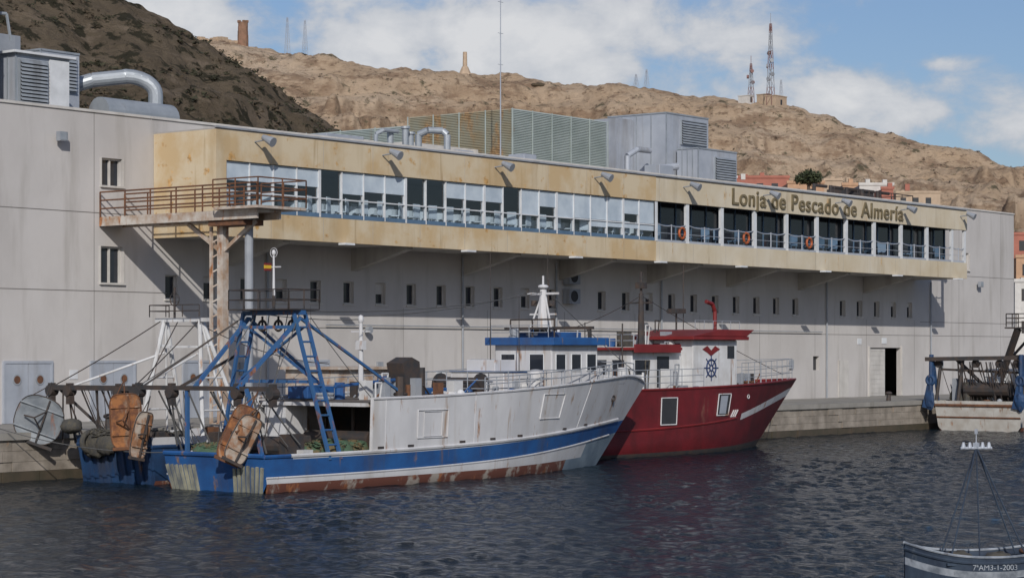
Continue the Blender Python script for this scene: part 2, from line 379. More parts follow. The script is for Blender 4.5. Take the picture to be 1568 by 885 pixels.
# ------------------------------------------------------------------ fish market building
fm=empty('fish_market_building',(90,10,1.58))
ZB=1.58; ZR=13.4; XL=30; XR=137.5
smalls=[]
for k in range(25):
    x=61.15+2.09*k
    if k==24: continue
    smalls.append((x-.33,x+.33,6.33,7.28))
smalls+= [(xx-.33,xx+.33,6.33,7.28) for xx in (114.6,116.6,118.7,120.8,122.85)]
smalls=[s for s in smalls if not 86.9<s[0]<88.7]
big=[(57.5,58.56,10.64,11.7),(57.45,58.58,6.9,8.3),(129.9,130.9,9.5,10.6),(50.0,51.1,10.64,11.7),(44,45,10.64,11.7)]
doors=[(117.8,121.7,ZB,4.5),(111.2,111.9,3.2,4.0)]
p=Part(); wall_y(p,XL,XR,ZB,ZR,7.5,smalls+big+doors,.28)
p.add([(XL,7.5,ZB),(XL,34,ZB),(XL,34,ZR),(XL,7.5,ZR)],[(0,1,2,3)])
p.add([(XR,7.5,ZB),(XR,34,ZB),(XR,34,ZR),(XR,7.5,ZR)],[(0,1,2,3)])
p.add([(XL,34,ZB),(XR,34,ZB),(XR,34,ZR),(XL,34,ZR)],[(0,1,2,3)])
p.done('walls','wall',fm,recalc=False)
p=Part(); p.box(XL,XR,7.8,33.7,13.0,13.15); p.done('roof','roof',fm)
p=Part()
for a,b in ((XL,60.0),(60.05,123.7),(123.75,XR)): p.box(a,b,7.44,7.85,13.402,13.5)
p.box(XL,XR,33.6,34.1,13.402,13.5); p.done('parapet_coping','whitewall',fm)
p=Part(); q=Part()
for i_,(a,b,c,d) in enumerate(smalls):
    p.box(a,b,7.72,7.76,c,d)
    for u in (a,b-.05): q.box(u,u+.05,7.66,7.715,c,d)
    q.box(a+.05,b-.05,7.66,7.715,c,c+.05); q.box(a+.05,b-.05,7.66,7.715,d-.05,d)
    if random.random()<.35: q.box(a+.05,b-.05,7.69,7.715,d-random.uniform(.25,.5),d-.05)
    q.box(a-.06,b+.06,7.42,7.66,c-.07,c-.003)
for (a,b,c,d) in big:
    p.box(a,b,7.72,7.76,c,d)
    m_=(a+b)/2
    for u in (a,m_-.03,b-.06): q.box(u,u+.06,7.62,7.715,c,d)
    q.box(a-.08,b+.08,7.40,7.6,c-.08,c-.003); q.box(a+.06,m_-.03,7.62,7.715,d-.07,d); q.box(m_+.03,b-.06,7.62,7.715,d-.07,d)
    q.box(a-.07,a-.003,7.46,7.498,c,d); q.box(b+.003,b+.07,7.46,7.498,c,d)
p.done('window_panes','darkglass',fm); q.done('window_frames','whitewall',fm)
p=Part(); p.box(117.8,121.7,9.5,9.6,ZB,4.5); p.box(117.7,121.8,7.79,9.5,4.5,4.6); p.box(111.2,111.9,7.72,7.76,3.2,4); p.done('door_recess','dark',fm)
p=Part(); p.box(117.85,119.9,7.6,7.68,ZB+.01,4.45)
for k in range(10): p.box(117.85,119.9,7.585,7.6,ZB+.2+k*.28,ZB+.22+k*.28)
p.box(114.05,115.2,7.44,7.497,ZB+.01,3.75); p.box(117.66,117.78,7.42,7.5,ZB+.01,4.6); p.box(121.72,121.84,7.42,7.5,ZB+.01,4.6)
p.done('loading_doors','whitewall',fm)
p=Part(); q=Part(); r_=Part()
for a,b in ((52.8,54.95),(57.0,59.1),(61.8,63.6),(47.5,49.6),(68.2,70.2),(80,82)):
    m_=(a+b)/2
    for u,v in ((a,m_-.01),(m_+.01,b)):
        p.box(u,v,7.43,7.497,ZB+.01,3.8); cx=(u+v)/2
        r_.cyl((cx,7.425,3.2),(cx,7.40,3.2),.2,n=16); q.cyl((cx,7.40,3.2),(cx,7.395,3.2),.15,n=16)
    p.box(a-.1,a-.003,7.40,7.497,ZB+.01,3.9); p.box(b+.003,b+.1,7.40,7.497,ZB+.01,3.9); p.box(a,b,7.40,7.497,3.803,3.9)
p.done('service_doors','hvac',fm); q.done('porthole_glass','rust',fm); r_.done('porthole_rims','grey',fm)
p=Part()
for z,a,b in ((6.55,XL,60.9),(9.55,XL,60.1),(5.25,60.9,XR),(9.1,124,XR),(6.1,124.2,XR)): p.box(a,b,7.494,7.4975,z,z+.03)
x=33.
while x<XR:
    if not 60<x<124: p.box(x,x+.02,7.493,7.4965,ZB,ZR)
    else: p.box(x,x+.02,7.493,7.4965,ZB,6.2)
    x+=6.03
p.done('panel_joints','joint',fm)
p=Part()
for x in (66.5,79.3,86.5,95.6,112.6,125.5): p.cyl((x,7.4,ZB),(x,7.4,8.6),.05)
p.cyl((70,7.35,5.4),(112,7.35,5.4),.025)
for x in (72.6,84.8): p.cyl((x,7.3,5.2),(x,7.1,5.2),.16,n=12)
for x in (64.9,73.4,94.2,108.5,126.8): p.box(x,x+.35,7.38,7.49,3.3,3.8)
p.done('wall_pipes','greyp',fm)
p=Part()
for x,w_,z in ((55.9,.4,3.2),(77.5,.6,3.0),(116.3,.5,4.7),(119.3,.6,4.75),(125.6,.45,3.2)): p.box(x,x+w_,7.47,7.492,z,z+.35)
p.done('wall_notices','whiteclean',fm)
for zz in (7.55,6.6):
    p=Part(); p.box(87.1,88.0,7.05,7.45,zz,zz+.72); p.cm=1; p.torus((87.5,7.04,zz+.36),.25,.03); p.cyl((87.5,7.046,zz+.36),(87.5,7.03,zz+.36),.22,n=16)
    p.done('air_conditioner',['greyp','dark'],fm)
XA,XG,XT=60.2,90.1,123.6
p=Part()
p.box(XA,XG+.0,4.0,4.25,11.64,12.8); p.box(XA,XG,4.0,4.25,8.7,9.68)
p.box(XA,XA+.55,4.0,4.25,9.681,11.639)
p.box(XA,XA+.22,4.251,7.49,8.7,12.8)
p.done('ochre_bands','fascia',fm)
p=Part(); p.box(XG+.004,XT,4.0,4.25,11.64,12.78); p.box(XG+.004,XT,4.0,4.25,8.7,9.66)
p.box(XT-.25,XT,4.251,7.49,8.7,9.6); p.box(XT-.25,XT,4.251,7.49,11.7,12.78)
p.done('cream_bands','fascia2',fm)
p=Part(); p.box(XA+.23,XT-.26,4.252,7.49,8.74,8.9)
for k in range(9):
    x=64.2+7.55*k
    if x>XT: break
    p.prism([(x,7.49,7.75),(x,7.49,8.735),(x,4.3,8.735),(x,4.3,8.6)],(0,0,0),(.4,0,0))
p.done('soffit','wall2',fm)
p=Part(); p.box(XA+.03,XT,4.03,7.43,12.803,12.86); p.done('upper_roof','roof',fm)
p=Part(); p.box(XA-.03,XT+.03,3.95,4.06,12.86,12.93); p.done('roof_edge_flashing','greyp',fm)
p=Part(); p.box(XA+.23,XT-.26,4.26,7.48,9.5,9.56); p.box(XA+.23,XG,7.3,7.48,9.57,11.7); p.box(XA+.23,XT-.26,4.26,7.48,11.72,11.78); p.box(XG,XG+.1,4.3,7.4,9.57,11.7)
p.done('interior_shell','interior',fm)
p=Part()
x=XA+3
while x<XT: p.box(x,x+.015,3.994,3.998,11.66,12.78); p.box(x,x+.015,3.994,3.998,8.72,9.64); x+=3.02
p.done('fascia_joints','wall2',fm)
# glazing
p=Part(); g=Part(); bl=Part(); fr=Part(); ch=Part()
x0=XA+.56; n_=22; w=(XG-x0)/n_
g.add([(x0,4.16,9.7),(XG,4.16,9.7),(XG,4.16,11.63),(x0,4.16,11.63)],[(0,1,2,3)])
for k in range(n_+1):
    x=x0+k*w; thick=.04 if k%4 else .13
    p.box(x-thick/2,x+thick/2,4.06,4.2,9.7,11.63)
seg=[x0+k*w+.06 for k in range(n_+1)]
for k,(a,b) in enumerate(zip(seg[:-1],seg[1:])):
    p.box(a,b-.12,4.07,4.19,10.44,10.49); fr.box(a,b-.12,4.05,4.2,9.69,9.86)
    if k not in (4,8,9,13):
        z0=random.choice([10.93,10.93,10.95,10.9,10.75,10.93])
        if k>=14: z0=random.choice([10.52,10.54,10.93])
        bl.box(a-.03,b-.08,4.12,4.13,z0,11.62)
        bl.box(a-.03,b-.08,4.115,4.135,z0-.03,z0-.002)
    if k>=18: bl.box(a-.03,b-.08,4.12,4.13,10.15+random.uniform(0,.1),10.43)
def chair(p,x,y,a):
    p.tf=Matrix.Translation((x,y,9.56))@Matrix.Rotation(a,4,'Z')
    p.box(-.24,.24,-.24,.24,.42,.47); p.box(-.24,.24,.20,.25,.46,1.0)
    for u in (-.19,.19):
        for v in (-.19,.19): p.cyl((u,v,0),(u,v,.42),.018,n=5)
    p.tf=None
for k in range(26):
    x=x0+.6+k*1.12
    if random.random()<.85:
        ch.cyl((x,5.2,10.25),(x,5.2,10.3),.5,n=16); ch.cyl((x,5.2,9.57),(x,5.2,10.25),.04)
        ch.cyl((x,5.2,9.8),(x,5.2,10.255),.47,.5,n=14)
        chair(ch,x-.1,4.6,math.pi+random.uniform(-.5,.5)); chair(ch,x+.35,6.1,random.uniform(-.4,.4))
p.done('window_mullions','whiteclean',fm); g.done('glazing','glass',fm,recalc=False); bl.done('roller_blinds','blind',fm); fr.done('window_sills','bluegrey',fm); ch.done('dining_furniture','whiteclean',fm)
# terrace
p=Part(); dk=Part(); rp=Part()
cols=[93.0+3.2*k for k in range(10)]
for x in cols: p.box(x-.13,x+.13,4.06,4.2,9.661,11.639)
p.box(XG-.02,XG+.22,4.05,4.22,9.69,11.63); p.box(XT-.24,XT-.02,4.06,4.2,9.661,11.639)
dk.box(XG+.12,XT-.3,5.3,5.4,9.57,11.71)
mu=Part()
for k in range(24):
    mu.box(XG+.8+k*1.4,XG+.85+k*1.4,5.24,5.295,9.57,11.7)
mu.box(XG+.12,XT-.3,5.24,5.295,10.6,10.66)
mu.done('terrace_mullions','bluegrey',fm)
p.done('terrace_columns','whiteclean',fm); dk.done('terrace_glazing','darkglass',fm)
cs=[XG+.1]+cols+[XT-.1]
for a,b in zip(cs[:-1],cs[1:]):
    rp.sag((a,4.1,10.6),((a+b)/2,4.1,10.5),.09,.03); rp.sag(((a+b)/2,4.1,10.5),(b,4.1,10.6),.09,.03)
    rp.cyl(((a+b)/2,4.1,9.66),((a+b)/2,4.1,10.55),.03)
    rp.cyl((a,4.1,10.1),(b,4.1,10.1),.015,n=5); rp.box(a+.14,b-.14,4.07,4.19,9.665,9.78)
rp.done('terrace_railing','hvac',fm)
tb=Part()
for k in range(22):
    if random.random()<.75: chair(tb,XG+1+k*1.45,4.75,random.uniform(0,6))
tb.done('terrace_chairs','bluegrey',fm)
for x in (92.4,98.4,104.8):
    p=Part(); p.torus((x,4.0,10.15),.26,.065); p.cm=1
    for a in range(4):
        an=a*math.pi/2+.78; p.cyl((x+.2*math.cos(an),4.0,10.15+.2*math.sin(an)),(x+.33*math.cos(an),4.0,10.15+.33*math.sin(an)),.07)
    p.done('life_ring',['orange','rust'],fm,smooth=True)
text('roof_sign_letters','Lonja de Pescado de Almería',18.4,.84,'signm',fm,(96.9,3.955,11.84),ext=.035,off=.006,sp=1.08)
for k in range(9):
    x=62.3+7.55*k
    p=Part(); p.cyl((x,4.0,12.45),(x,3.45,12.5),.03); p.cyl((x,3.55,12.62),(x+.05,3.05,12.38),.1,.2,12); p.done('facade_spotlight','greyp',fm)
for x in (67.4,75.3,83.2,90.2,97.6,106.2,114.4,122):
    p=Part(); p.box(x-.3,x+.3,3.6,3.97,8.60,8.68); p.done('soffit_lamp','whiteclean',fm)
for x,z in ((55.3,12.3),(132,8.6)):
    p=Part(); p.box(x-.2,x+.2,7.1,7.3,z-.15,z+.2); p.cyl((x,7.3,z),(x,7.5,z),.05); p.cm=1; p.box(x-.16,x+.16,7.08,7.097,z-.12,z+.17); p.done('flood_light',['greyp','grey'],fm)

# ---- roof plant
def louvre_box(name,x0,x1,y0,y1,z0,z1,pitch,mats,posts=2.0):
    p=Part(); p.cm=2; p.box(x0+.12,x1-.12,y0+.12,y1-.12,z0,z1-.1)
    p.cm=0; z=z0+.08
    while z<z1-.05:
        p.prism([(x0+.06,y0,z),(x0+.06,y0+.07,z+pitch*.85),(x0+.06,y0+.09,z+pitch*.8),(x0+.06,y0+.02,z-.02)],(0,0,0),(x1-x0-.12,0,0))
        p.cm=1; p.prism([(x0,y0+.06,z),(x0+.07,y0+.06,z+pitch*.85),(x0+.09,y0+.06,z+pitch*.8),(x0+.02,y0+.06,z-.02)],(0,0,0),(0,y1-y0-.12,0)); p.cm=0
        z+=pitch
    x=x0
    while x<=x1+.01: p.box(x-.03,x+.03,y0-.035,y0-.004,z0,z1+.03); x+=(x1-x0)/max(1,round((x1-x0)/posts))
    y=y0
    while y<=y1+.01: p.box(x0-.035,x0-.004,y-.03,y+.03,z0,z1+.03); y+=(y1-y0)/max(1,round((y1-y0)/posts))
    return p.done(name,mats)
louvre_box('louvred_plant_screen',88.9,97.2,12,19,13.15,16.6,.085,['louvre','louvrust','louvback'],1.65)
louvre_box('louvred_plant_screen',89.6,96.5,19.4,27,13.15,16.3,.085,['louvre','louvre','louvback'],2.3)
p=Part(); p.box(83,88.6,14,24,13.15,14.6); p.box(80,84,17,26,13.15,14.9); p.done('plant_room','whitewall')
def vent(p,x,y,z,h,r=.15):
    p.cyl((x,y,z),(x,y,z+h),r,n=14); p.cyl((x,y,z+h),(x,y,z+h+.1),r*1.5,r*1.4,14)
p=Part()
for x,y,h in ((77.2,10,1.2),(77.8,9.6,1.4),(78.4,9.8,1.2)): vent(p,x,y,13.15,h)
p.path([(79.2,10,13.2),(79.2,10,14.4),(79.4,9.6,14.6),(80.0,9.2,14.6),(80.1,9.0,14.4),(80.1,9,13.7)],.16,12)
p.path([(76.2,10,13.2),(76.2,10,14.2),(76.5,9.8,14.4),(77.5,9.8,14.4)],.1,10)
p.done('roof_vent_pipes','grey')
p=Part()
for x,y,w_,d_,h in ((66,11,2.6,1.2,.7),(70,12,3,1.5,.6),(72,9.5,5,.5,.35),(86,9,1,1,.8),(98.2,9.3,1.3,1,1.1),(81.5,9.5,1.2,1,.7),(62,10,.8,.8,.9),(74,11,2.5,2,1.0)):
    p.box(x,x+w_,y,y+d_,13.15,13.15+h)
p.box(70,88,8.8,9.2,13.3,13.62)
p.done('roof_duct_boxes','hvac',bevel=.03)
def ahu(name,x0,x1,y0,y1,z0,z1,lou):
    p=Part(); p.box(x0,x1,y0,y1,z0,z1); p.cm=1
    for k in range(1,4):
        y=y0+(y1-y0)*k/4; p.box(x0-.03,x0-.003,y-.03,y+.03,z0,z1)
    p.box(x0-.04,x0-.001,y0,y1,z1-.06,z1+.02); p.box(x0,x1,y0-.04,y0-.001,z1-.06,z1+.02); p.box(x0-.04,x0+.04,y0-.04,y0-.002,z0,z1)
    for (a,b,c,d) in lou:
        p.cm=1; p.box(a,b,y0-.10,y0-.003,c,d); z=c+.06; p.cm=2
        p.box(a+.06,b-.06,y0-.115,y0-.102,c+.05,d-.05); p.cm=1
        while z<d-.08:
            p.prism([(a+.05,y0-.19,z),(a+.05,y0-.125,z+.11),(a+.05,y0-.12,z+.08)],(0,0,0),(b-a-.1,0,0)); z+=.14
    return p.done(name,['hvac','grey','dark'])
ahu('air_handling_unit',102.8,107.1,12,16,13.15,17.6,[(104.2,106.8,15.9,17.3)])
ahu('air_handling_unit',103.6,107.6,10.4,11.8,13.15,15.6,[(105.2,107.4,13.9,15.2)])
p=Part(); p.box(101.2,102.7,14.2,15.8,13.15,17.3); p.path([(99.9,12.6,13.2),(99.9,12.6,15.0),(100.6,12.4,15.4),(101.8,12.4,15.4)],.16,12); p.path([(101,11.4,13.2),(101,11.4,14.3),(102.4,11,14.5)],.2,12)
p.done('air_duct','hvac')
ahu('air_handling_unit',54.4,57.0,8.8,10.6,13.15,15.5,[(54.5,55.9,13.4,15.3)])
p=Part(); p.box(56.0,56.95,8.72,8.79,13.2,15.4); p.box(54.2,57.2,8.6,10.8,15.51,15.6); p.done('rooftop_hut_door','whiteclean')
ahu('air_handling_unit',57.6,59.6,11.2,13.4,13.15,16.2,[(57.8,59.4,14.6,16.0)])
p=Part(); p.box(52.3,57,12,15,13.15,16.7); p.box(55,58.5,13.5,15,13.15,17.0); p.done('plant_room','greyp')
p=Part(); p.box(45.0,53.4,8.6,12,13.15,17.6)
for z in (14.3,15.4,16.5): p.box(45,53.43,8.57,8.598,z,z+.04)
p.cm=1; p.path([(53.5,9.5,17.0),(54.3,9.2,17.0),(54.5,9.2,16)],.06)
p.done('rooftop_hut',['whitewall','grey'])
p=Part(); pts=[(60.4,12.5,15.1),(61,12,15.35),(61.9,11,15.5)]
arc=[(61.9+.9*math.sin(a),11-.9*math.sin(a)*.9,14.8+.72*math.cos(a)) for a in np.linspace(0,math.pi/2,7)]
p.path(pts+arc+[(62.8,10.2,13.2)],.30,16)
for c in arc: p.ell(c,.30,.30,.30,12,8)
p.done('exhaust_duct','grey',smooth=False)
p=Part(); p.cyl((59.4,9.8,13.75),(63.2,9.8,13.75),.62,n=20); p.box(59.5,63,9.3,10.3,13.15,13.3); p.done('roof_tank','grey')
p=Part(); p.cyl((65.5,11,13.15),(65.5,11,13.7),.5,n=16); p.cyl((65.5,11,13.7),(65.5,11,13.85),.55,.1,n=16); p.done('roof_fan','grey')
p=Part(); p.cyl((83.5,8.5,13.15),(83.5,8.5,22.2),.035,.02)
for z in (18,19.5,21,22): p.cyl((83.3,8.5,z),(83.7,8.5,z),.012)
p.done('whip_antenna','hvac')
p=Part(); p.rail([(118,10,13.15),(128,10,13.15),(128,16,13.15)],1.1,2,1.5,.03)
for x in range(119,128,2): p.cyl((x,12,13.15),(x,12,14.6),.12); p.cyl((x,12,14.5),(x+1.5,12,14.5),.1)
p.box(124,126.5,12,14,13.15,14.6)
p.done('roof_pipework','darksteel')

# ------------------------------------------------------------------ gantry walkway
gw=empty('loading_gantry',(58,2,1.58))
x0,x1=57.35,58.6; yE=-1.0; zd=9.3
p=Part(); p.box(x0,x1,yE,7.45,zd,zd+.1); p.box(x0,x0+.08,yE,7.45,zd-.25,zd-.002); p.box(x1-.08,x1,yE,7.45,zd-.25,zd-.002)
p.box(x0-.35,x1+.9,-1.4,.9,zd+.102,zd+.2)
p.done('deck','rustwhite',gw)
p=Part()
p.rail([(x0,7.4,zd+.1),(x0,-1.0,zd+.1)],.95,3,1.3,.035); p.rail([(x1,7.4,zd+.1),(x1,.9,zd+.1)],.95,3,1.3,.035)
p.rail([(x0-.35,.9,zd+.2),(x0-.35,-1.4,zd+.2),(x1+.9,-1.4,zd+.2),(x1+.9,.9,zd+.2)],1.0,3,1.1,.03)
p.box(x0+.1,x1-.1,-.2,1.6,zd-.45,zd-.26)
p.done('railings','rust',gw)
p=Part(); p.beam((58.0,1.4,1.55),(58.0,1.4,zd-.45),.30,.30)
p.beam((58,1.4,7.9),(58,3.2,zd-.3),.14); p.beam((58,1.4,7.9),(58,-.3,zd-.3),.14)
p.beam((57.75,1.75,1.55),(57.75,1.75,zd-.45),.1)
for z in np.arange(2.2,8.8,.55): p.beam((57.75,1.75,z),(58,1.5,z+.2),.05)
p.box(57.7,58.3,1.1,1.7,1.56,1.62)
p.done('column','rustwhite',gw)
p=Part(); p.cyl((58.2,.25,1.55),(58.2,.25,zd),.16,n=14); p.done('steel_pole','greyp',gw)

# ------------------------------------------------------------------ boats
def hull(parent,xs,Lw,yc0,yc1,B,levels,mats,rake,zbow,drop=0,p_rise=2.6,deckz=.6,updeck=None,N_=56,bowfull=2.6,transom=None,entry=.5,sternf=.14):
    p=Part()
    def zk(k,s):
        a,b=levels[k][0],levels[k][1]; z=a+(b-a)*s**p_rise
        if k==len(levels)-1 and drop: z-=drop*max(0,(s-.9)/.1)**2
        return z
    zt=lambda s:zk(len(levels)-1,s)
    def half(s,z):
        q=max(0,(s-entry)/(1-entry)); st=1-sternf*max(0,(.4-s)/.4)**2
        bd=B/2*st*max(0.0,1-q**bowfull); bw=B/2*st*.95*max(0.0,1-q**(bowfull*.62))
        f=min(1,max(0,z/zt(s)))**1.2
        b=bw+(bd-bw)*f
        b+=.005*math.sin(s*37+z*2)
        if z<0: b*=1+z*.45
        return max(b,.02)
    def pt(s,z,side):
        xx=xs+s*Lw+rake*max(-.2,z/zbow)*s**5-.35*(z/2.0)*(1-s)**8
        return (xx,yc0+(yc1-yc0)*s+side*half(s,z),z)
    S=[i/(N_-1) for i in range(N_)]
    for side in (-1,1):
        for k in range(len(levels)-1):
            mi=levels[k][2]; s0=levels[k][3]
            nz=3 if levels[k+1][0]-levels[k][0]>1 else 1
            for a,b in zip(S[:-1],S[1:]):
                if a<s0-1e-6: continue
                p.cm=mi(a) if callable(mi) else mi
                for j in range(nz):
                    f0=j/nz; f1=(j+1)/nz
                    za0=zk(k,a)*(1-f0)+zk(k+1,a)*f0; za1=zk(k,a)*(1-f1)+zk(k+1,a)*f1; zb0=zk(k,b)*(1-f0)+zk(k+1,b)*f0; zb1=zk(k,b)*(1-f1)+zk(k+1,b)*f1
                    p.add([pt(a,za0,side),pt(b,zb0,side),pt(b,zb1,side),pt(a,za1,side)],[(0,1,2,3) if side<0 else (3,2,1,0)])
    for k in range(len(levels)-1):
        if levels[k][3]>0: continue
        p.cm=transom if transom is not None else (levels[k][2](0) if callable(levels[k][2]) else levels[k][2])
        p.add([pt(0,zk(k,0),-1),pt(0,zk(k,0),1),pt(0,zk(k+1,0),1),pt(0,zk(k+1,0),-1)],[(0,1,2,3)])
    ho=p.done('hull',mats,parent,recalc=False)
    import bmesh
    bm=bmesh.new(); bm.from_mesh(ho.data); bmesh.ops.remove_doubles(bm,verts=bm.verts,dist=.001)
    for f in bm.faces: f.smooth=True
    for e in bm.edges:
        if len(e.link_faces)==2 and e.calc_face_angle(0)>.6: e.smooth=False
    bm.to_mesh(ho.data); bm.free()
    d=Part()
    for a,b in zip(S[:-1],S[1:]):
        if updeck and a>=updeck[0]-1e-6: continue
        d.add([pt(a,deckz,-1),pt(b,deckz,-1),pt(b,deckz,1),pt(a,deckz,1)],[(0,1,2,3)])
    if updeck:
        for a,b in zip(S[:-1],S[1:]):
            if a<updeck[0]-1e-6: continue
            d.add([pt(a,zt(a)-updeck[1],-1),pt(b,zt(b)-updeck[1],-1),pt(b,zt(b)-updeck[1],1),pt(a,zt(a)-updeck[1],1)],[(0,1,2,3)])
            d.add([pt(a,deckz,-1),pt(b,deckz,-1),pt(b,deckz,1),pt(a,deckz,1)],[(0,1,2,3)])
    d.done('deck','deck',parent,recalc=False)
    return pt,zk,zt,half
def cap(p,pt,zf,s0,s1,n,r,sides=(-1,1),off=0):
    for side in sides:
        pts=[pt(s0+(s1-s0)*i/n,zf(s0+(s1-s0)*i/n)+off,side) for i in range(n+1)]
        p.path(pts,r,6)
def clutter(name,parent,x0,x1,y0,y1,z,n,hmax=.7):
    p=Part()
    for k in range(n):
        x=random.uniform(x0,x1); y=random.uniform(y0,y1); p.cm=random.choice((0,0,1,1,2,3,4,5)); t=random.random(); h=random.uniform(.15,hmax)
        if t<.3: p.box(x,x+random.uniform(.2,.7),y,y+random.uniform(.2,.5),z,z+h)
        elif t<.5: p.cyl((x,y,z),(x,y,z+h),random.uniform(.05,.2),n=10)
        elif t<.65: p.torus((x,y,z+.08),random.uniform(.15,.3),.06,'z',14,6); p.torus((x,y,z+.2),random.uniform(.15,.3),.06,'z',14,6)
        elif t<.8: p.path([(x,y,z),(x,y,z+h*1.3),(x+.3,y,z+h*1.3),(x+.3,y+.1,z)],.03)
        elif t<.9: p.ell((x,y,z+.15),random.uniform(.12,.22),random.uniform(.12,.22),.18)
        else: p.cyl((x,y,z+.05),(x+random.uniform(-.8,.8),y+random.uniform(-.4,.4),z+h),.03)
    return p.done(name,['white','greyp','hullblue','netd','rust','darksteel'],parent)

# ---------- white and blue trawler
wb=empty('white_trawler',(59,-8.6,0))
S0=12/55
lv=[(-.9,-.9,lambda s:0 if s<.8 else 5,0),(.26,.42,lambda s:1 if s<.86 else 5,0),(.44,1.15,2,0),(.98,1.62,lambda s:2 if s<.04 else 3,0),(1.10,1.74,4,S0),(2.74,3.50,4,1)]
pt,zk,zt,half=hull(wb,47.9,20.2,-8.65,-8.3,5.2,lv,['boot','hullwhite','hullblue','hullwhite','hullwhite','primer','hullblue'],3.8,3.5,drop=.5,deckz=.55,updeck=(S0,.12),transom=6)
p=Part(); cap(p,pt,zt,S0,.995,40,.045); cap(p,pt,lambda s:zk(4,s)-.02,.05,.97,50,.06)
cap(p,pt,lambda s:zk(2,s),0,.97,50,.03)
p.path([pt(S0,1.1,-1),pt(S0,2.74,-1)],.06); p.path([pt(S0,1.1,1),pt(S0,2.74,1)],.06)
p.done('rubbing_strakes','hullwhite',wb)
p=Part(); p.path([pt(0,1.1,-1),pt(0,1.1,1)],.07); cap(p,pt,lambda s:zk(4,s)-.02,0,.05,4,.06); p.done('stern_rail_cap','hullblue',wb)
p=Part()
for i in range(22):
    f=(i+.5)/22
    if .34<f<.66: continue
    a=Vector(pt(0,.75+random.uniform(-.08,.08),-1)).lerp(Vector(pt(0,.75,1)),f); b=Vector(pt(0,-.2,-1)).lerp(Vector(pt(0,-.2,1)),f)
    p.beam(a+Vector((-.04,0,0)),b+Vector((-.04,0,0)),.10,.06)
p.done('stern_fender_planks','planks',wb)
xm=pt(S0,2.7,-1)[0]
p=Part()
p.box(xm-.1,xm+3,-10.9,-6.3,2.5,2.62)
p.box(xm+.0,xm+1.0,-7.35,-6.4,.56,2.49)
p.box(xm+3,xm+3.1,-10.9,-6.3,.56,2.49)
p.done('shelter_structure','hullwhite',wb)
p=Part(); p.box(xm+2.94,xm+2.99,-10.9,-6.4,.57,2.48)
for y in (-10.2,-9.2,-8.2): p.cyl((xm+1.2,y,.6),(xm+1.2,y,2.5),.06)
p.cyl((xm+.8,-10.4,1.4),(xm+.8,-7.6,1.4),.3,n=12); p.done('fish_hold_gear','darksteel',wb)
p=Part()
def frame(p,s0,s1,za,zb,side=-1,r=.03,o=.02):
    P=[Vector(pt(s0,za,side)),Vector(pt(s1,za,side)),Vector(pt(s1,zb,side)),Vector(pt(s0,zb,side))]
    P=[q+Vector((0,-o,0)) for q in P]; p.path(P+[P[0]],r,6)
frame(p,.325,.40,1.45,2.35,r=.02); frame(p,.655,.72,1.9,2.75,r=.02); frame(p,.34,.385,1.5,2.3,r=.012)
for s in (.25,.47,.8): p.path([pt(s,zk(4,s),-1),pt(s,zt(s),-1)],.010,5)
p.done('hatch_frames','hullwhite',wb)
p=Part()
for s in (.24,.31,.44,.52,.6,.75,.83):
    q=Vector(pt(s,zk(4,s)+.09,-1)); p.beam((q.x-.14,q.y-.012,q.z),(q.x+.14,q.y-.012,q.z),.02,.07)
q=Vector(pt(.9,2.5,-1)); p.torus((q.x,q.y-.03,q.z),.1,.03,'y',14,6)
p.done('scuppers','darksteel',wb)
def wheelhouse(parent,x0,x1,y0,y1,z0,z1,wallm,trim,wz0,wz1,nside,naft,brow=.25):
    p=Part(); p.box(x0,x1,y0,y1,z0,z1); p.done('wheelhouse_walls',wallm,parent,bevel=.05)
    p=Part(); p.box(x0-brow,x1+brow*1.3,y0-brow,y1+brow,z1+.002,z1+.12); p.box(x0-brow-.02,x1+brow*1.3,y0-brow-.02,y0-brow+.05,z1-.08,z1+.2)
    p.box(x0-brow-.02,x0-brow+.05,y0-brow+.06,y1+brow,z1-.08,z1+.2); p.done('roof_brow',trim,parent,bevel=.02)
    w=Part(); f=Part()
    L_=(x1-x0)/(nside)
    for k in range(nside):
        a=x0+k*L_+.22; b=x0+(k+1)*L_-.12
        w.box(a,b,y0-.012,y0-.002,wz0,wz1); f.path([(a,y0-.02,wz0),(b,y0-.02,wz0),(b,y0-.02,wz1),(a,y0-.02,wz1),(a,y0-.02,wz0)],.02)
    L_=(y1-y0)/naft
    for k in range(naft):
        a=y0+k*L_+.35; b=y0+(k+1)*L_-.3
        w.box(x0-.012,x0-.002,a,b,wz0,wz1); f.path([(x0-.02,a,wz0),(x0-.02,b,wz0),(x0-.02,b,wz1),(x0-.02,a,wz1),(x0-.02,a,wz0)],.02)
    w.done('wheelhouse_windows','darkglass',parent); f.done('window_rims','whiteclean',parent)
wheelhouse(wb,63.2,66.0,-9.9,-7.3,2.7,4.55,'hullwhite','hullblue',3.55,4.15,3,2)
p=Part(); p.box(60.8,63.19,-9.6,-7.2,2.7,3.5); p.box(61.2,62.4,-8.9,-7.6,3.501,3.95); p.cyl((62.0,-10.1,2.7),(62.0,-10.1,3.5),.3,n=14); p.ell((62,-10.1,3.5),.3,.3,.12)
p.box(66.0,66.9,-9.5,-7.7,2.8,3.6)
p.done('engine_casing','hullwhite',wb,bevel=.04)
p=Part(); p.box(60.75,63.1,-9.65,-7.15,3.502,3.56); p.box(57.9,58.9,-9,-8.2,2.7,3.0); p.box(53.0,54.3,-7.6,-6.7,2.7,3.1); p.beam((53.2,-8.6,3.1),(56.2,-8.6,3.3),.1); p.box(64,65.8,-9.3,-7.8,4.68,4.95); p.done('blue_deck_gear','hullblue',wb,bevel=.03)
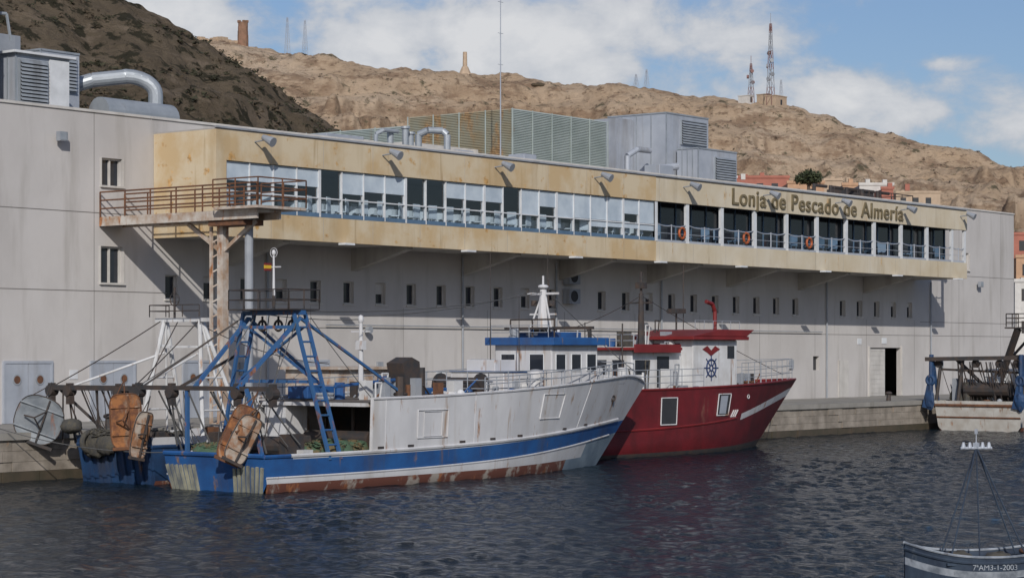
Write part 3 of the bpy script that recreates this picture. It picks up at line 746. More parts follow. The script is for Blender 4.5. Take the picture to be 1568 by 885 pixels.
clutter('deck_gear',wb,53,62.5,-10.4,-6.9,2.64,70,.8); clutter('foredeck_gear',wb,66.5,69,-9.2,-7.6,3.0,16,.5); clutter('aft_deck_gear',wb,48.4,52,-10.7,-6.6,.57,46,.85); clutter('wheelhouse_roof_gear',wb,63.2,65.6,-9.7,-7.5,4.67,14,.45)
p=Part(); p.cyl((64.4,-8.6,4.65),(64.4,-8.6,6.5),.27,.12,10); p.cyl((64.4,-8.6,6.5),(64.4,-8.6,7.0),.04); p.beam((64.4,-9.3,6.35),(64.4,-7.9,6.35),.08); p.ell((64.4,-8.6,6.6),.2,.2,.09)
p.beam((64.4,-9.2,5.6),(64.4,-8.0,5.6),.06); p.cyl((54.6,-8.5,2.7),(54.6,-8.5,5.2),.10,.06); p.ell((54.6,-8.5,5.3),.1,.1,.15); p.box(54.5,54.7,-8.65,-8.35,4.3,4.6); p.beam((54.6,-8.9,4.9),(54.6,-8.1,4.9),.05)
p.beam((64.2,-9.2,4.7),(64.4,-8.7,6.2),.06); p.beam((64.2,-8.0,4.7),(64.4,-8.5,6.2),.06)
p.done('signal_mast','hullwhite',wb)
p=Part(); p.box(63.5,64.0,-9.7,-7.5,5.05,5.12)
for a in (-9.6,-8.6,-7.6): p.cyl((63.75,a,4.65),(63.75,a,5.4),.03)
p.cyl((63.75,-9.6,5.4),(63.75,-7.6,5.4),.03); p.cyl((65.2,-9.9,4.7),(65.2,-9.9,5.3),.02)
p.cyl((65.5,-8,4.7),(65.5,-8,6.9),.03); p.cyl((62.7,-7.5,3.5),(62.7,-7.5,7.8),.02,.01); p.cyl((62.2,-9.2,3.5),(62.2,-9.2,6.2),.018,.01); p.cyl((66.0,-7.6,4.7),(66.0,-7.6,7.9),.018,.01)
p.cyl((64.4,-9.0,5.9),(64.4,-9.0,6.1),.12); p.cyl((64.4,-8.2,5.9),(64.4,-8.2,6.1),.12)
p.done('antennas','darksteel',wb)
p=Part(); p.prism([(56.4,-9.0,2.75),(57.1,-9.0,2.75),(57.0,-9.0,3.9),(56.6,-9.0,4.05),(56.1,-9.0,3.85)],(0,0,0),(0,.7,0)); p.cyl((57.6,-8.5,2.7),(57.6,-8.5,3.7),.18,n=12); p.cyl((59.4,-9.7,3.05),(59.4,-7.9,3.05),.3,n=14)
for y in (-9.75,-7.95): p.cyl((59.4,y,3.05),(59.4,y+.08,3.05),.45,n=16)
p.done('exhaust_hood','darksteel',wb)
p=Part()
def raildeck(p,s0,s1,n,h,side,inset=.12):
    pts=[]
    for i in range(n+1):
        s=s0+(s1-s0)*i/n; q=Vector(pt(s,zt(s),side)); q.y-=side*inset; pts.append(q)
    for q in pts: p.cyl(q-Vector((0,0,.1)),q+Vector((0,0,h)),.02,n=6)
    for f in (1,.55): p.path([q+Vector((0,0,h*f)) for q in pts],.018,6)
raildeck(p,.5,.95,15,.5,-1); raildeck(p,.24,.95,22,.55,1)
p.rail([(58.6,-10.7,2.7),(62.9,-10.7,2.75)],.85,3,1.0,.02); p.rail([(58.6,-10.7,2.7),(58.6,-7,2.7)],.85,3,1.0,.02)
p.rail([(63,-9.9,4.68),(63,-7.3,4.68)],.5,2,.8,.015)
p.done('deck_railings','greyp',wb)
def ladderleg(p,a,b,w,dirv=(1,0,0),r=.06,sp=.45):
    a=Vector(a);b=Vector(b);d=Vector(dirv)*w/2
    p.beam(a-d,b-d,r*1.6); p.beam(a+d,b+d,r*1.6); k=int((b-a).length/sp)
    for i in range(1,k): q=a.lerp(b,i/k); p.cyl(q-d,q+d,r*.55,n=6)
p=Part()
ladderleg(p,(50.7,-10.95,.9),(50.4,-9.7,5.45),.5); ladderleg(p,(50.4,-6.5,.9),(50.4,-7.5,5.45),.5)
p.beam((50.4,-9.9,5.45),(50.4,-7.3,5.45),.2,.14); p.beam((50.1,-9.8,5.0),(50.1,-7.4,5.0),.1)
p.beam((50.4,-9.75,5.3),(48.2,-9.2,3.1),.11); p.beam((50.4,-7.5,5.3),(48.3,-7.2,3.1),.11)
p.beam((50.4,-9.7,5.3),(55.2,-9.9,2.8),.08); p.beam((50.4,-7.5,5.3),(54.8,-7.0,2.8),.08)
p.beam((50.5,-10.3,3.3),(50.5,-6.9,3.3),.1); p.beam((50.5,-10.3,3.3),(50.5,-7.4,5.0),.07); p.beam((50.5,-6.9,3.3),(50.5,-9.8,5.0),.07)
p.beam((48.2,-10.3,.9),(48.2,-9.6,3.1),.11); p.beam((48.3,-6.9,.9),(48.3,-6.9,3.1),.11)
p.done('stern_gantry','steelblue',wb)
p=Part(); p.rail([(49.7,-9.9,5.55),(51.1,-9.9,5.55),(51.1,-7.3,5.55),(49.7,-7.3,5.55),(49.7,-9.9,5.55)],.62,2,.6,.02); p.box(49.7,51.1,-9.9,-7.3,5.53,5.57)
p.beam((48.3,-10.7,3.1),(48.3,-4.6,3.1),.17,.14)
for y in (-10.6,-9.1,-6.2,-4.7): p.cyl((48.15,y,2.95),(48.45,y,2.95),.17,n=12); p.box(48.2,48.4,y-.08,y+.08,2.55,3.25)
p.beam((48.3,-6.5,3.1),(50.4,-6.9,4.1),.08); p.beam((48.3,-4.8,3.1),(50.2,-7.2,5.2),.06)
p.cyl((49.6,-10,1.3),(49.6,-7.2,1.3),.32,n=14); p.box(49.2,50,-10.3,-10,.55,1.7); p.box(49.2,50,-7.2,-6.9,.55,1.7)
p.cyl((50.5,-8.5,5.5),(50.5,-8.5,6.0),.05)
for y in (-9.4,-8.8,-8.1): p.torus((50.4,y,5.05),.16,.04,'x'); p.beam((50.4,y,5.35),(50.4,y,5.0),.05)
p.done('stern_gallows','darksteel',wb)
p=Part(); p.cyl((50.5,-8.5,5.6),(50.5,-8.5,7.3),.05,.03); p.ell((50.5,-8.5,7.35),.07,.07,.1); p.beam((50.5,-8.8,6.9),(50.5,-8.2,6.9),.04); p.torus((50.5,-8.5,7.35),.15,.01,'x'); p.done('stern_light_mast','hullwhite',wb)
p=Part(); p.box(50.15,50.45,-8.45,-8.41,6.85,6.95); p.cm=1; p.box(50.15,50.45,-8.449,-8.411,6.951,7.02); p.box(50.15,50.45,-8.449,-8.411,6.78,6.849); p.done('flag',['yellow','red'],wb)
def otter(name,c,w,h,rot,tilt,m,parent,oval=False,trim='rust'):
    p=Part(); p.tf=Matrix.Translation(c)@Matrix.Rotation(rot,4,'Z')@Matrix.Rotation(tilt,4,'Y')@Matrix.Rotation(.12,4,'X')
    pr=[]
    for k in range(24):
        a=2*math.pi*k/24; e=.45 if not oval else .8
        cx=math.copysign(abs(math.cos(a))**e,math.cos(a)); sz=math.copysign(abs(math.sin(a))**e,math.sin(a))
        pr.append((cx*w/2,.10*(1-sz*sz),sz*h/2))
    p.prism(pr,(0,-.04,0),(0,.04,0))
    p.cm=0
    for z in (-.25,.25): p.beam((-w*.46,.02,z*h),(w*.46,.02,z*h),.16,.05)
    p.cm=1
    for k in range(24): p.cyl(Vector(pr[k])+Vector((0,-.04,0)),Vector(pr[(k+1)%24])+Vector((0,-.04,0)),.022,n=5)
    p.beam((w*.1,-.06,-h*.46),(w*.1,-.06,h*.46),.06,.06); p.beam((-w*.46,0,-h*.5),(w*.46,0,-h*.5),.13,.10)
    p.path([(w*.1,-.1,-.25),(-.1,-.42,.1),(w*.1,-.1,.35)],.03); p.path([(-w*.3,-.1,0),(-.1,-.42,.1)],.03)
    p.path([(0,0,h*.48),(0,0,h*.48+.55)],.025,5); p.path([(-w*.3,0,h*.42),(0,0,h*.48+.45)],.02,5)
    p.tf=None
    return p.done(name,[m,trim],parent,bevel=.012)
otter('otter_board',(47.6,-9.85,1.75),.85,1.8,-.75,.42,'rustorange',wb)
otter('otter_board',(47.7,-4.75,2.05),1.0,1.75,-.75,-.05,'rustorange',wb)
otter('otter_board',(47.5,-10.15,1.6),.75,1.5,-.4,.45,'rustboard',wb,trim='darksteel')
otter('otter_board',(47.9,-5.25,1.6),.6,1.5,-.2,.18,'rustboard',wb,trim='darksteel')
p=Part()
for a,b,s in (((50.4,-9.7,5.5),(64.2,-8.7,6.4),.25),((50.4,-7.5,5.5),(54.6,-8.5,5.3),.1),((54.6,-8.5,5.4),(64.4,-8.5,6.5),.2),((48.3,-9.6,3.0),(47.7,-9.9,2.5),.02),((48.3,-4.8,3.0),(47.9,-4.9,2.7),.02),((50.4,-9.7,5.4),(48.3,-10.6,3.2),.02),((50.4,-7.4,5.4),(48.3,-4.8,3.2),.03),((64.4,-8.6,6.6),(70.8,-8.3,3.4),.1),((50.6,-10.0,5.3),(52.4,-10.9,2.8),.05),((50.4,-8.4,5.4),(49.6,-8.4,1.6),.0),((50.4,-9.2,5.4),(49.6,-9.0,1.6),.0),((50.2,-8,5.4),(48.3,-7.9,3.2),.1),((70.5,-8.3,3.2),(76,.8,1.8),.3),((48.2,-6.6,1.1),(46.5,.8,1.9),.3)):
    p.sag(a,b,s,.016)
for k in range(16):
    y=random.uniform(-10.3,-5); p.sag((48.3,y,3.0),(random.uniform(48.4,49.8),y+random.uniform(-.8,.8),random.uniform(1.0,1.4)),random.uniform(0,.12),random.choice((.014,.03)))
p.done('rigging','rope',wb)
def netpile(parent,name,c,rx,ry,rz,m='netm',n=7):
    p=Part()
    for k in range(n):
        p.ell((c[0]+random.uniform(-.5,.5)*rx,c[1]+random.uniform(-.6,.6)*ry,c[2]+random.uniform(0,.3)*rz),rx*random.uniform(.4,.7),ry*random.uniform(.3,.6),rz*random.uniform(.5,.9),14,8,.12)
    for k in range(40):
        a=random.uniform(0,6.28); R=random.uniform(.2,.85)
        P=[Vector((c[0]+rx*R*math.cos(a+i*.4)+random.uniform(-.05,.05),c[1]+ry*R*math.sin(a+i*.4)+random.uniform(-.05,.05),c[2]+rz*(1.0-.5*R*R+.12*math.sin(i*1.3+k)))) for i in range(7)]
        p.path(P,.022,5)
    return p.done(name,m,parent,smooth=True)
netpile(wb,'trawl_net',(51.4,-9.9,.95),.8,.8,.5); netpile(wb,'trawl_net_far',(48.9,-7.3,.95),.6,.9,.42); netpile(wb,'trawl_net_near',(52.3,-10.2,1.0),.6,.5,.4)
netpile(wb,'coiled_gear',(53.6,-9.4,.8),.9,1.0,.7,'netd')
def tang(s,z):
    a=Vector(pt(s-.02,z,-1)); b=Vector(pt(s+.02,z,-1)); return math.atan2(b.y-a.y,b.x-a.x)
q=Vector(pt(.90,3.05,-1)); text('registration_text','7ªAM3-2-99',.95,.17,'navy',wb,(q.x-.2,q.y-.06,q.z-.02),tang(.91,3.05),ext=.002)

# ---------- second trawler, inside berth
bb=empty('blue_trawler',(56,-3,0))
lv=[(-.9,-.9,0,0),(.1,.3,1,0),(.95,1.6,1,0),(1.2,1.9,2,0),(1.5,2.5,2,1)]
pt2,zk2,zt2,h2=hull(bb,48.9,15.5,-3.1,-3.1,4.2,lv,['boot','hullblue2','hullwhite'],2.2,2.5,deckz=.5,transom=1)
p=Part(); cap(p,pt2,lambda s:zk2(3,s),0,.97,30,.06); p.path([pt2(0,1.2,-1),pt2(0,1.2,1)],.07)
for i in range(9):
    a=Vector(pt2(0,1.1,-1)).lerp(Vector(pt2(0,1.1,1)),(i+.5)/9); p.beam(a+Vector((-.05,0,0)),a+Vector((.15,0,-1.2)),.1,.08)
p.done('rubbing_strakes','hullblue2',bb)
p=Part()
for y0,y1 in ((-4.6,-3.6),(-1.4,-1.9)):
    p.cyl((51.2,y0,1),(52,y1,5.3),.075); p.cyl((53.4,y0,1),(52.1,y1,5.3),.075); p.cyl((52.6,y0,1),(52.05,y1,5.3),.04)
    for f in (.3,.55,.8):
        p.cyl(Vector((51.2,y0,1)).lerp(Vector((52,y1,5.3)),f),Vector((53.4,y0,1)).lerp(Vector((52.1,y1,5.3)),f),.035)
p.beam((52,-4.0,5.3),(52,-1.5,5.3),.13); p.beam((52,-3.9,4.4),(52,-1.6,4.4),.07)
p.cyl((52,-3.6,4.2),(49,-3.7,3.0),.04); p.cyl((52,-1.9,4.2),(49,-.3,3.0),.04)
p.done('stern_gantry','white',bb)
p=Part(); p.box(58,61,-4.4,-1.8,1.5,3.6); p.box(57.8,61.3,-4.6,-1.6,3.601,3.7); p.done('wheelhouse_walls','rustwhite',bb)
p=Part(); p.beam((48.8,-4.1,3.05),(48.8,.2,3.05),.2,.17)
for y in (-4,-3.2,-.8,.1): p.cyl((48.65,y,2.95),(48.95,y,2.95),.18,n=12); p.box(48.7,48.9,y-.08,y+.08,2.5,3.2)
p.beam((48.8,-.2,3.05),(50.5,-1.2,1.2),.09); p.beam((48.8,-3.6,3.0),(49.6,-4.2,1.1),.1); p.rail([(51.6,-4,5.4),(51.6,-1.6,5.4),(52.5,-1.6,5.4)],.4,2,.7,.02)
p.cyl((52,-2.4,5.3),(52,-2.4,6.4),.04); p.torus((52,-2.4,6.0),.22,.02,'x'); p.cyl((50,-4.3,1.3),(50,-1.8,1.3),.3,n=12)
p.sag((52,-1.8,5.3),(48.8,0,3.1),.05,.02); p.sag((52,-3.6,5.3),(48.8,-3.9,3.1),.05,.02); p.sag((52,-2.6,5.3),(49.2,-2.6,1.4),.05,.02); p.sag((52,-3.2,5.3),(59,-3,3.8),.3,.015)
for k in range(20):
    y=random.uniform(-4,-.3); p.sag((48.8,y,3.0),(random.uniform(48.8,49.8),y+random.uniform(-.6,.6),1.2),random.uniform(0,.12),random.choice((.014,.03)))
p.done('stern_gallows','darksteel',bb)
otter('otter_board',(47.9,-.3,2.0),1.6,1.6,-.85,.35,'board',bb,True,'darksteel')
p=Part(); p.ell((48.35,-1.4,1.8),.35,.4,.25,14,10,.08); p.torus((48.5,-2.1,1.3),.3,.09,'y'); p.done('trawl_bobbins','netd',bb,smooth=True)
netpile(bb,'trawl_net',(50.4,-3.2,1.0),.9,1.2,.6,'netd'); netpile(bb,'hanging_net',(48.6,-2.6,1.2),.3,.9,.5,'netd')
clutter('deck_gear',bb,49.5,57,-4.7,-1.6,.6,50,1.1)

# ---------- red trawler
rb=empty('red_trawler',(78,-4.2,0))
lv=[(-.9,-.9,0,0),(.12,.3,1,0),(.5,2.2,lambda s:1 if s<.70 else 2,0),(.66,2.6,1,0),(2.68,2.98,1,1)]
pt3,zk3,zt3,h3=hull(rb,70.5,15.4,-4.0,-4.3,4.9,lv,['darksteel','hullred','hullwhite'],3.6,2.98,deckz=.6,updeck=(.1,.1),transom=1,p_rise=2.2)
p=Part(); cap(p,pt3,zt3,0,.995,50,.05); cap(p,pt3,lambda s:1.05+.9*s**2.4,0,.68,40,.05); p.path([pt3(0,2.68,-1),pt3(0,2.68,1)],.05)
p.done('rubbing_strakes','red',rb)
p=Part()
def quad3(p,s0,s1,za,zb,o=.015,slant=0):
    P=[Vector(pt3(s0,za,-1)),Vector(pt3(s1,za,-1)),Vector(pt3(s1+slant,zb,-1)),Vector(pt3(s0+slant,zb,-1))]
    P=[q+Vector((o*.3,-o,0)) for q in P]; p.add(P,[(0,1,2,3)]); return P
fp=Part()
P=quad3(p,.30,.37,1.25,2.35,.03); fp.path(P+[P[0]],.025)
P=quad3(p,.56,.62,1.55,2.45,.03); fp.path(P+[P[0]],.025)
p.done('hull_openings','dark',rb,recalc=False)
p=Part(); quad3(p,.57,.605,1.62,2.38,.04); p.done('hatch_plate','hvac',rb,recalc=False)
for k in range(3):
    s=.64+k*.012; a=Vector(pt3(s,1.45,-1)); b=Vector(pt3(s+.012,1.75,-1)); fp.beam(a+Vector((0,-.02,0)),b+Vector((0,-.02,0)),.05,.03)
    s=.10+k*.012; a=Vector(pt3(s,1.2,-1)); b=Vector(pt3(s+.02,1.9,-1)); fp.beam(a+Vector((0,-.02,0)),b+Vector((0,-.02,0)),.06,.03)
a=Vector(pt3(.72,2.3,-1)); fp.torus((a.x,a.y-.02,a.z),.08,.02)
fp.done('opening_frames','hullwhite',rb)
p=Part(); p.box(78.9,82.4,-5.55,-2.6,2.6,4.75); p.box(75.2,78.89,-5.0,-2.9,2.6,4.3); p.cyl((74.2,-5.2,2.6),(74.2,-5.2,3.6),.22,n=12); p.box(72.5,73.7,-4.6,-3.4,2.6,3.6); p.box(82.4,83.1,-5.0,-3.2,2.7,3.9)
p.done('wheelhouse_walls','white',rb,bevel=.05)
p=Part(); p.box(78.5,82.9,-5.85,-2.3,4.752,4.9); p.prism([(78.5,-5.87,4.9),(82.7,-5.87,4.9),(83.3,-5.87,5.2),(80.5,-5.87,5.2)],(0,0,0),(0,3.4,0)); p.box(74.9,78.49,-5.3,-2.6,4.302,4.42); p.box(74.88,78.3,-5.36,-5.302,4.2,4.55)
p.path([(81,-5.3,5.2),(81,-5.3,6.0),(80.8,-5.3,6.3),(80.3,-5.3,6.4)],.09,10)
p.done('roof_brow','red',rb,bevel=.02)
p=Part(); p.box(77.0,77.9,-5.012,-5.003,2.75,4.05); p.box(75.4,76.4,-5.012,-5.003,3.3,3.9); p.box(78.885,78.897,-4.9,-3.0,4.32,4.6)
for y in (-4.6,-3.7): p.box(75.185,75.197,y,y+.6,3.2,3.9)
p.box(81.6,82.15,-5.565,-5.553,3.95,4.5)
p.done('wheelhouse_windows','darkglass',rb)
p=Part(); c=(80.3,-5.57,3.55); p.torus(c,.36,.035); p.torus(c,.12,.03)
for k in range(8):
    a=k*math.pi/4; p.cyl((c[0]+.1*math.cos(a),c[1],c[2]+.1*math.sin(a)),(c[0]+.55*math.cos(a),c[1],c[2]+.55*math.sin(a)),.025,n=6)
p.done('ship_wheel_emblem','navy',rb)
p=Part(); p.add([(79.6,-5.57,4.35),(80.0,-5.57,4.5),(80.3,-5.57,4.3),(80.6,-5.57,4.5),(81.0,-5.57,4.35),(80.6,-5.57,4.2),(80.3,-5.57,4.05),(80.0,-5.57,4.2)],[(0,1,2,7),(2,3,4,5),(7,2,5,6)]); p.done('eagle_emblem','red',rb,recalc=False)
p=Part()
def rail3(s0,s1,n,h,side):
    pts=[]
    for i in range(n+1):
        s=s0+(s1-s0)*i/n; q=Vector(pt3(s,zt3(s),side)); q.y-=side*.1; pts.append(q)
    for q in pts: p.cyl(q-Vector((0,0,.1)),q+Vector((0,0,h)),.018,n=6)
    for f in (1,.66,.33): p.path([q+Vector((0,0,h*f)) for q in pts],.016,6)
rail3(.68,.985,9,.95,-1); rail3(.3,.985,14,.95,1); rail3(.05,.5,9,.8,-1)
p.rail([(79,-5.6,5.22),(82.5,-5.6,5.22)],.35,1,.7,.015); p.rail([(75,-5.2,4.45),(75,-2.8,4.45)],.5,2,.6,.02)
p.done('deck_railings','greyp',rb)
p=Part(); p.cyl((77,-4.2,4.4),(77,-4.2,6.7),.16,.1); p.cyl((77,-4.2,6.7),(77,-4.2,7.6),.05); p.beam((77,-4.8,6.3),(77,-3.6,6.3),.07); p.box(76.85,77.15,-4.4,-4.0,6.9,7.15)
p.cyl((80.5,-4,5.2),(80.5,-4,8),.02); p.box(79.8,80.4,-4.2,-3.6,5.9,6.1); p.cyl((80.1,-3.9,5.2),(80.1,-3.9,5.9),.04)
p.beam((71.6,-5.6,2.6),(72.2,-5.0,5.2),.12); p.beam((71.6,-3,2.6),(72.2,-3.3,5.2),.12); p.beam((72.2,-5.2,5.2),(72.2,-3.1,5.2),.12); p.cyl((73,-5,3.1),(73,-3.5,3.1),.3,n=12)
p.sag((77,-4.2,6.6),(88.3,-4.3,3.2),.1,.015); p.sag((77,-4.2,6.6),(72.2,-4.2,5.2),.1,.015); p.cyl((74.5,-5,2.6),(74.5,-5,5.4),.03); p.sag((88.6,-4.3,2.7),(96,.9,1.9),.3,.02)
p.done('mast_and_gear','darksteel',rb)
clutter('deck_gear',rb,71.2,78.5,-5.9,-2.4,2.6,56,1.0); clutter('foredeck_gear',rb,83.2,86,-5.0,-3.4,2.7,14,.6); clutter('roof_gear',rb,75,81,-4.8,-3,4.45,18,.9)

# ---------- right-hand trawler, stern view
sb=empty('weathered_trawler',(116,-3.5,0))
lv=[(-.9,-.9,0,0),(.2,.5,1,0),(1.35,2.0,1,0),(1.6,2.6,1,1)]
pt4,zk4,zt4,h4=hull(sb,110,17,-3.5,-3.5,5.4,lv,['boot','palehull'],2.5,2.6,deckz=.8,transom=1,sternf=.06)
p=Part()
p.path([pt4(0,1.35,-1),pt4(0,1.35,1)],.08); p.path([pt4(0,.7,-1),pt4(0,.7,1)],.05)
p.done('stern_rubbing_bars','rust',sb)
p=Part()
for y in (-.9,-2.2,-6.0):
    p.cyl((110,y,1.2),(110.3,y-.2,3.9),.1)
p.beam((109.8,-.4,3.85),(110.2,-7.0,3.95),.22); p.beam((110.3,-1.0,3.3),(110.3,-6.4,3.1),.12); p.beam((112.6,-3.0,1.4),(111,-5.3,5.5),.28); p.beam((112,-1.8,1.2),(113,-4.8,4.8),.14); p.beam((110.2,-2.0,3.9),(112.2,-3.6,1.6),.16)
p.rail([(111,-6.9,5.6),(111,-4.6,5.6),(112.5,-4.6,5.6)],.7,3,.6,.03); p.box(110.8,112.5,-7,-4.6,5.5,5.58)
p.cyl((112,-6.3,5.5),(112,-6.3,7.3),.04); p.cyl((112,-6,5.5),(112,-6,6.5),.07)
p.box(111,112,-6,-1.6,.8,1.9); p.cyl((110.7,-5,2.2),(110.7,-2.4,2.2),.4,n=12)
for y in (-1,-3.2,-4.6,-5.6): p.cyl((110.1,y,3.6),(110.3,y,3.6),.22,n=12)
for k in range(34):
    y=random.uniform(-6,-1); p.sag((110,y,3.7),(110.5+random.uniform(0,.6),y+random.uniform(-.5,.5),1.4),random.uniform(0,.15),random.choice((.02,.04)))
p.done('stern_gantry','darksteel',sb)
p=Part(); p.box(114,117,-5.3,-1.9,1.4,3.3); p.beam((111.5,-6.2,1.2),(111.1,-6.2,5.4),.18); p.box(111.2,111.8,-3.9,-3.2,1.9,2.9); p.done('wheelhouse_walls','white',sb)
p=Part()
for y in (-.7,-6.0): p.cyl((109.8,y,1.4),(109.9,y,4.1),.13); p.torus((109.8,y,2.7),.22,.10,'x'); p.beam((109.7,y+.3,1.2),(109.9,y-.1,3.3),.3,.1); p.ell((109.7,y,1.6),.15,.3,.5,10,8,.15); p.beam((110.2,y-.3,1.2),(110.1,y,3.9),.12)
p.done('blue_net_bundles','hullblue2',sb)
netpile(sb,'trawl_net',(111.2,-2.4,1.7),.7,1.3,.8,'netd'); clutter('deck_gear',sb,110.4,113,-5.8,-1.2,1.4,50,1.4)

# ---------- small lamp skiff in foreground
sk=empty('wooden_skiff',(36,-40.4,0))
skm=mk('worn_blue_wood',(.035,.055,.085),(.018,.028,.05),3,.8,rust=.25,rustcol=(.12,.13,.13)); skw=mk('worn_white_wood',(.33,.36,.40),(.13,.15,.18),4,.8,rust=.3,rustcol=(.06,.06,.07),rscale=4)
M['skt']=skw; M['skm']=skm
def skiff():
    o=Part(); c=Vector((34.1,-40.85)); n_=28
    ax=Vector((math.cos(-.8),math.sin(-.8))); nr=Vector((-ax.y,ax.x))
    rings=[]
    for i in range(n_+1):
        s=-1+2*i/n_; w=.62*(1-abs(s)**3.0)+.03; zt_=.84+.20*abs(s)**2.4
        row=[]
        for f,z in ((.15,-.25),(.75,.1),(.93,zt_-.36),(1.0,zt_-.24),(1.03,zt_-.1),(1.06,zt_)):
            row.append((w*f,z))
        P=c+ax*(s*1.3); rings.append((P,row))
    for side in (-1,1):
        for (P,r1),(Q,r2) in zip(rings[:-1],rings[1:]):
            for k in range(5):
                o.cm=1 if k==2 else 0
                a=P+nr*side*r1[k][0]; b=Q+nr*side*r2[k][0]; c_=Q+nr*side*r2[k+1][0]; d=P+nr*side*r1[k+1][0]
                o.add([(a.x,a.y,r1[k][1]),(b.x,b.y,r2[k][1]),(c_.x,c_.y,r2[k+1][1]),(d.x,d.y,r1[k+1][1])],[(0,1,2,3)])
        o.cm=1; o.path([((P+nr*side*r[5][0]).x,(P+nr*side*r[5][0]).y,r[5][1]) for P,r in rings],.022,6)
        o.cm=0; o.path([((P+nr*side*r[4][0]).x,(P+nr*side*r[4][0]).y,r[4][1]) for P,r in rings],.03,6)
    o.cm=0
    for (P,r1),(Q,r2) in zip(rings[:-1],rings[1:]):
        a=P+nr*r1[2][0];b=Q+nr*r2[2][0];c_=Q-nr*r2[2][0];d=P-nr*r1[2][0]; o.add([(a.x,a.y,.4),(b.x,b.y,.4),(c_.x,c_.y,.4),(d.x,d.y,.4)],[(0,1,2,3)])
    for s in (-.5,0,.5):
        P=c+ax*s*1.3; o.beam((P.x-nr.x*.6,P.y-nr.y*.6,.72),(P.x+nr.x*.6,P.y+nr.y*.6,.72),.2,.04)
    o.done('hull',[skm,skw],sk,recalc=False)
    q=Part(); top=(c.x+.05,c.y+.1,2.62)
    for s in (-.62,.75):
        for w in (-.3,.3):
            P=c+ax*s*1.0+nr*w; q.cyl((P.x,P.y,.7),top,.015,n=6)
    q.cyl((c.x,c.y,.5),top,.014); q.done('lamp_frame','skm',sk)
    q=Part(); a=Vector(top); q.cyl(a-Vector((ax.x*.27,ax.y*.27,.02)),a+Vector((ax.x*.27,ax.y*.27,-.02)),.025); q.box(a.x-.04,a.x+.04,a.y-.04,a.y+.04,a.z,a.z+.07)
    q.cyl(a,a+Vector((0,0,.27)),.009); q.box(a.x-.02,a.x+.02,a.y-.02,a.y+.02,a.z+.22,a.z+.3)
    for k in range(5):
        s=(k-2)*.11; P=a+Vector((ax.x*s,ax.y*s,.04)); q.cyl(P+Vector((0,0,-.06)),P+Vector((0,0,.04)),.045,.02,8)
    q.done('lamp_cluster','hvac',sk)
    q=Part()
    P=c+ax*.85; q.torus((P.x,P.y,.88),.14,.04,'z'); q.done('buoy_ring','rust',sk,smooth=True)
    q=Part(); P=c-ax*.4; q.ell((P.x,P.y,.75),.35,.3,.14,12,8,.15); q.ell((P.x+.5,P.y-.5,.75),.25,.25,.12,12,8,.15); q.done('tarpaulin','netd',sk,smooth=True)
    P=c-ax*.35-nr*.675; text('registration_text','7ªAM3-1-2003',.75,.09,'skt',sk,(P.x,P.y,.63),-.8,ext=.002)
skiff()

# ------------------------------------------------------------------ hill-top structures
def hz(t,d,tgt=hill):
    x,y,_=polar(t,d); h=tgt.ray_cast(Vector((x,y,300)),Vector((0,0,-1))); return h[1].z if h[0] else 10
def ridge_d(t,tgt,d0,d1):
    best=(-9,0)
    for d in np.linspace(d0,d1,60):
        z=hz(t,d,tgt); e=(z-4.2)/d
        if e>best[0]: best=(e,d)
    return best[1]
def lattice(t,d,h,w,two=False,r=.06):
    x,y,_=polar(t,d); z=hz(t,d); p=Part(); n_=max(4,int(h/(w*1.3)))
    C=[(-1,-1),(1,-1),(1,1),(-1,1)]
    for i in range(n_):
        p.cm=i//2%2 if two else 0; a=i/n_; b=(i+1)/n_; wa=w*(1-.75*a)/2; wb_=w*(1-.75*b)/2
        for k in range(4):
            c=C[k]; e=C[(k+1)%4]
            P=(x+c[0]*wa,y+c[1]*wa,z+h*a); Q=(x+c[0]*wb_,y+c[1]*wb_,z+h*b); R=(x+e[0]*wb_,y+e[1]*wb_,z+h*b)
            p.cyl(P,Q,r,n=4); p.cyl(P,R,r*.6,n=4); p.cyl(Q,R,r*.6,n=4)
    return p,x,y,z
t=T(1180); d=ridge_d(t,hill,380,440)
p,x,y,z=lattice(t,d,15.5,1.2,True,.06)
p.cm=1
for k,(a,h) in enumerate(((0,6),(2,7.5),(4,8.5),(1,10),(3,5))): p.cyl((x+.5*math.cos(a),y+.5*math.sin(a),z+h),(x+.8*math.cos(a),y+.8*math.sin(a),z+h),.4,n=12)
p.cyl((x,y,z+15.5),(x,y,z+17.5),.05); p.done('radio_tower',['redwhite','greyp'])
t=T(1150); d=ridge_d(t,hill,380,440); p,x,y,z=lattice(t,d,7.5,1.0,True,.05); p.cyl((x,y,z+7.5),(x,y,z+9),.05)
for a in (0,2,4): p.cyl((x+.4*math.cos(a),y+.4*math.sin(a),z+4+a*.5),(x+.8*math.cos(a),y+.8*math.sin(a),z+4+a*.5),.35,n=12)
p.done('radio_tower',['redwhite','greyp'])
for px_,w_,h_,m_ in ((1142,1.6,1.6,'whitewall'),(1188,4,2.0,'tan'),(1170,1.4,2.2,'tan')):
    t=T(px_); d=ridge_d(t,hill,380,440); x,y,_=polar(t,d); z=hz(t,d)-.4
    p=Part(); p.box(x-w_/2,x+w_/2,y-1.2,y+1.2,z,z+h_); p.box(x-w_/2-.1,x+w_/2+.1,y-1.3,y+1.3,z+h_+.001,z+h_+.15); p.cm=1; p.box(x-.3,x+.3,y-1.23,y-1.201,z+.4,z+1.4); p.done('radio_equipment_hut',[m_,'dark'])
for px_,h_ in ((440,7),(467,6.6),(990,3.5),(974,2.5),(1196,5)):
    t=T(px_); d=ridge_d(t,hill,380,440); p,x,y,z=lattice(t,d,h_,.8,False,.03); p.done('lattice_mast','hvac')
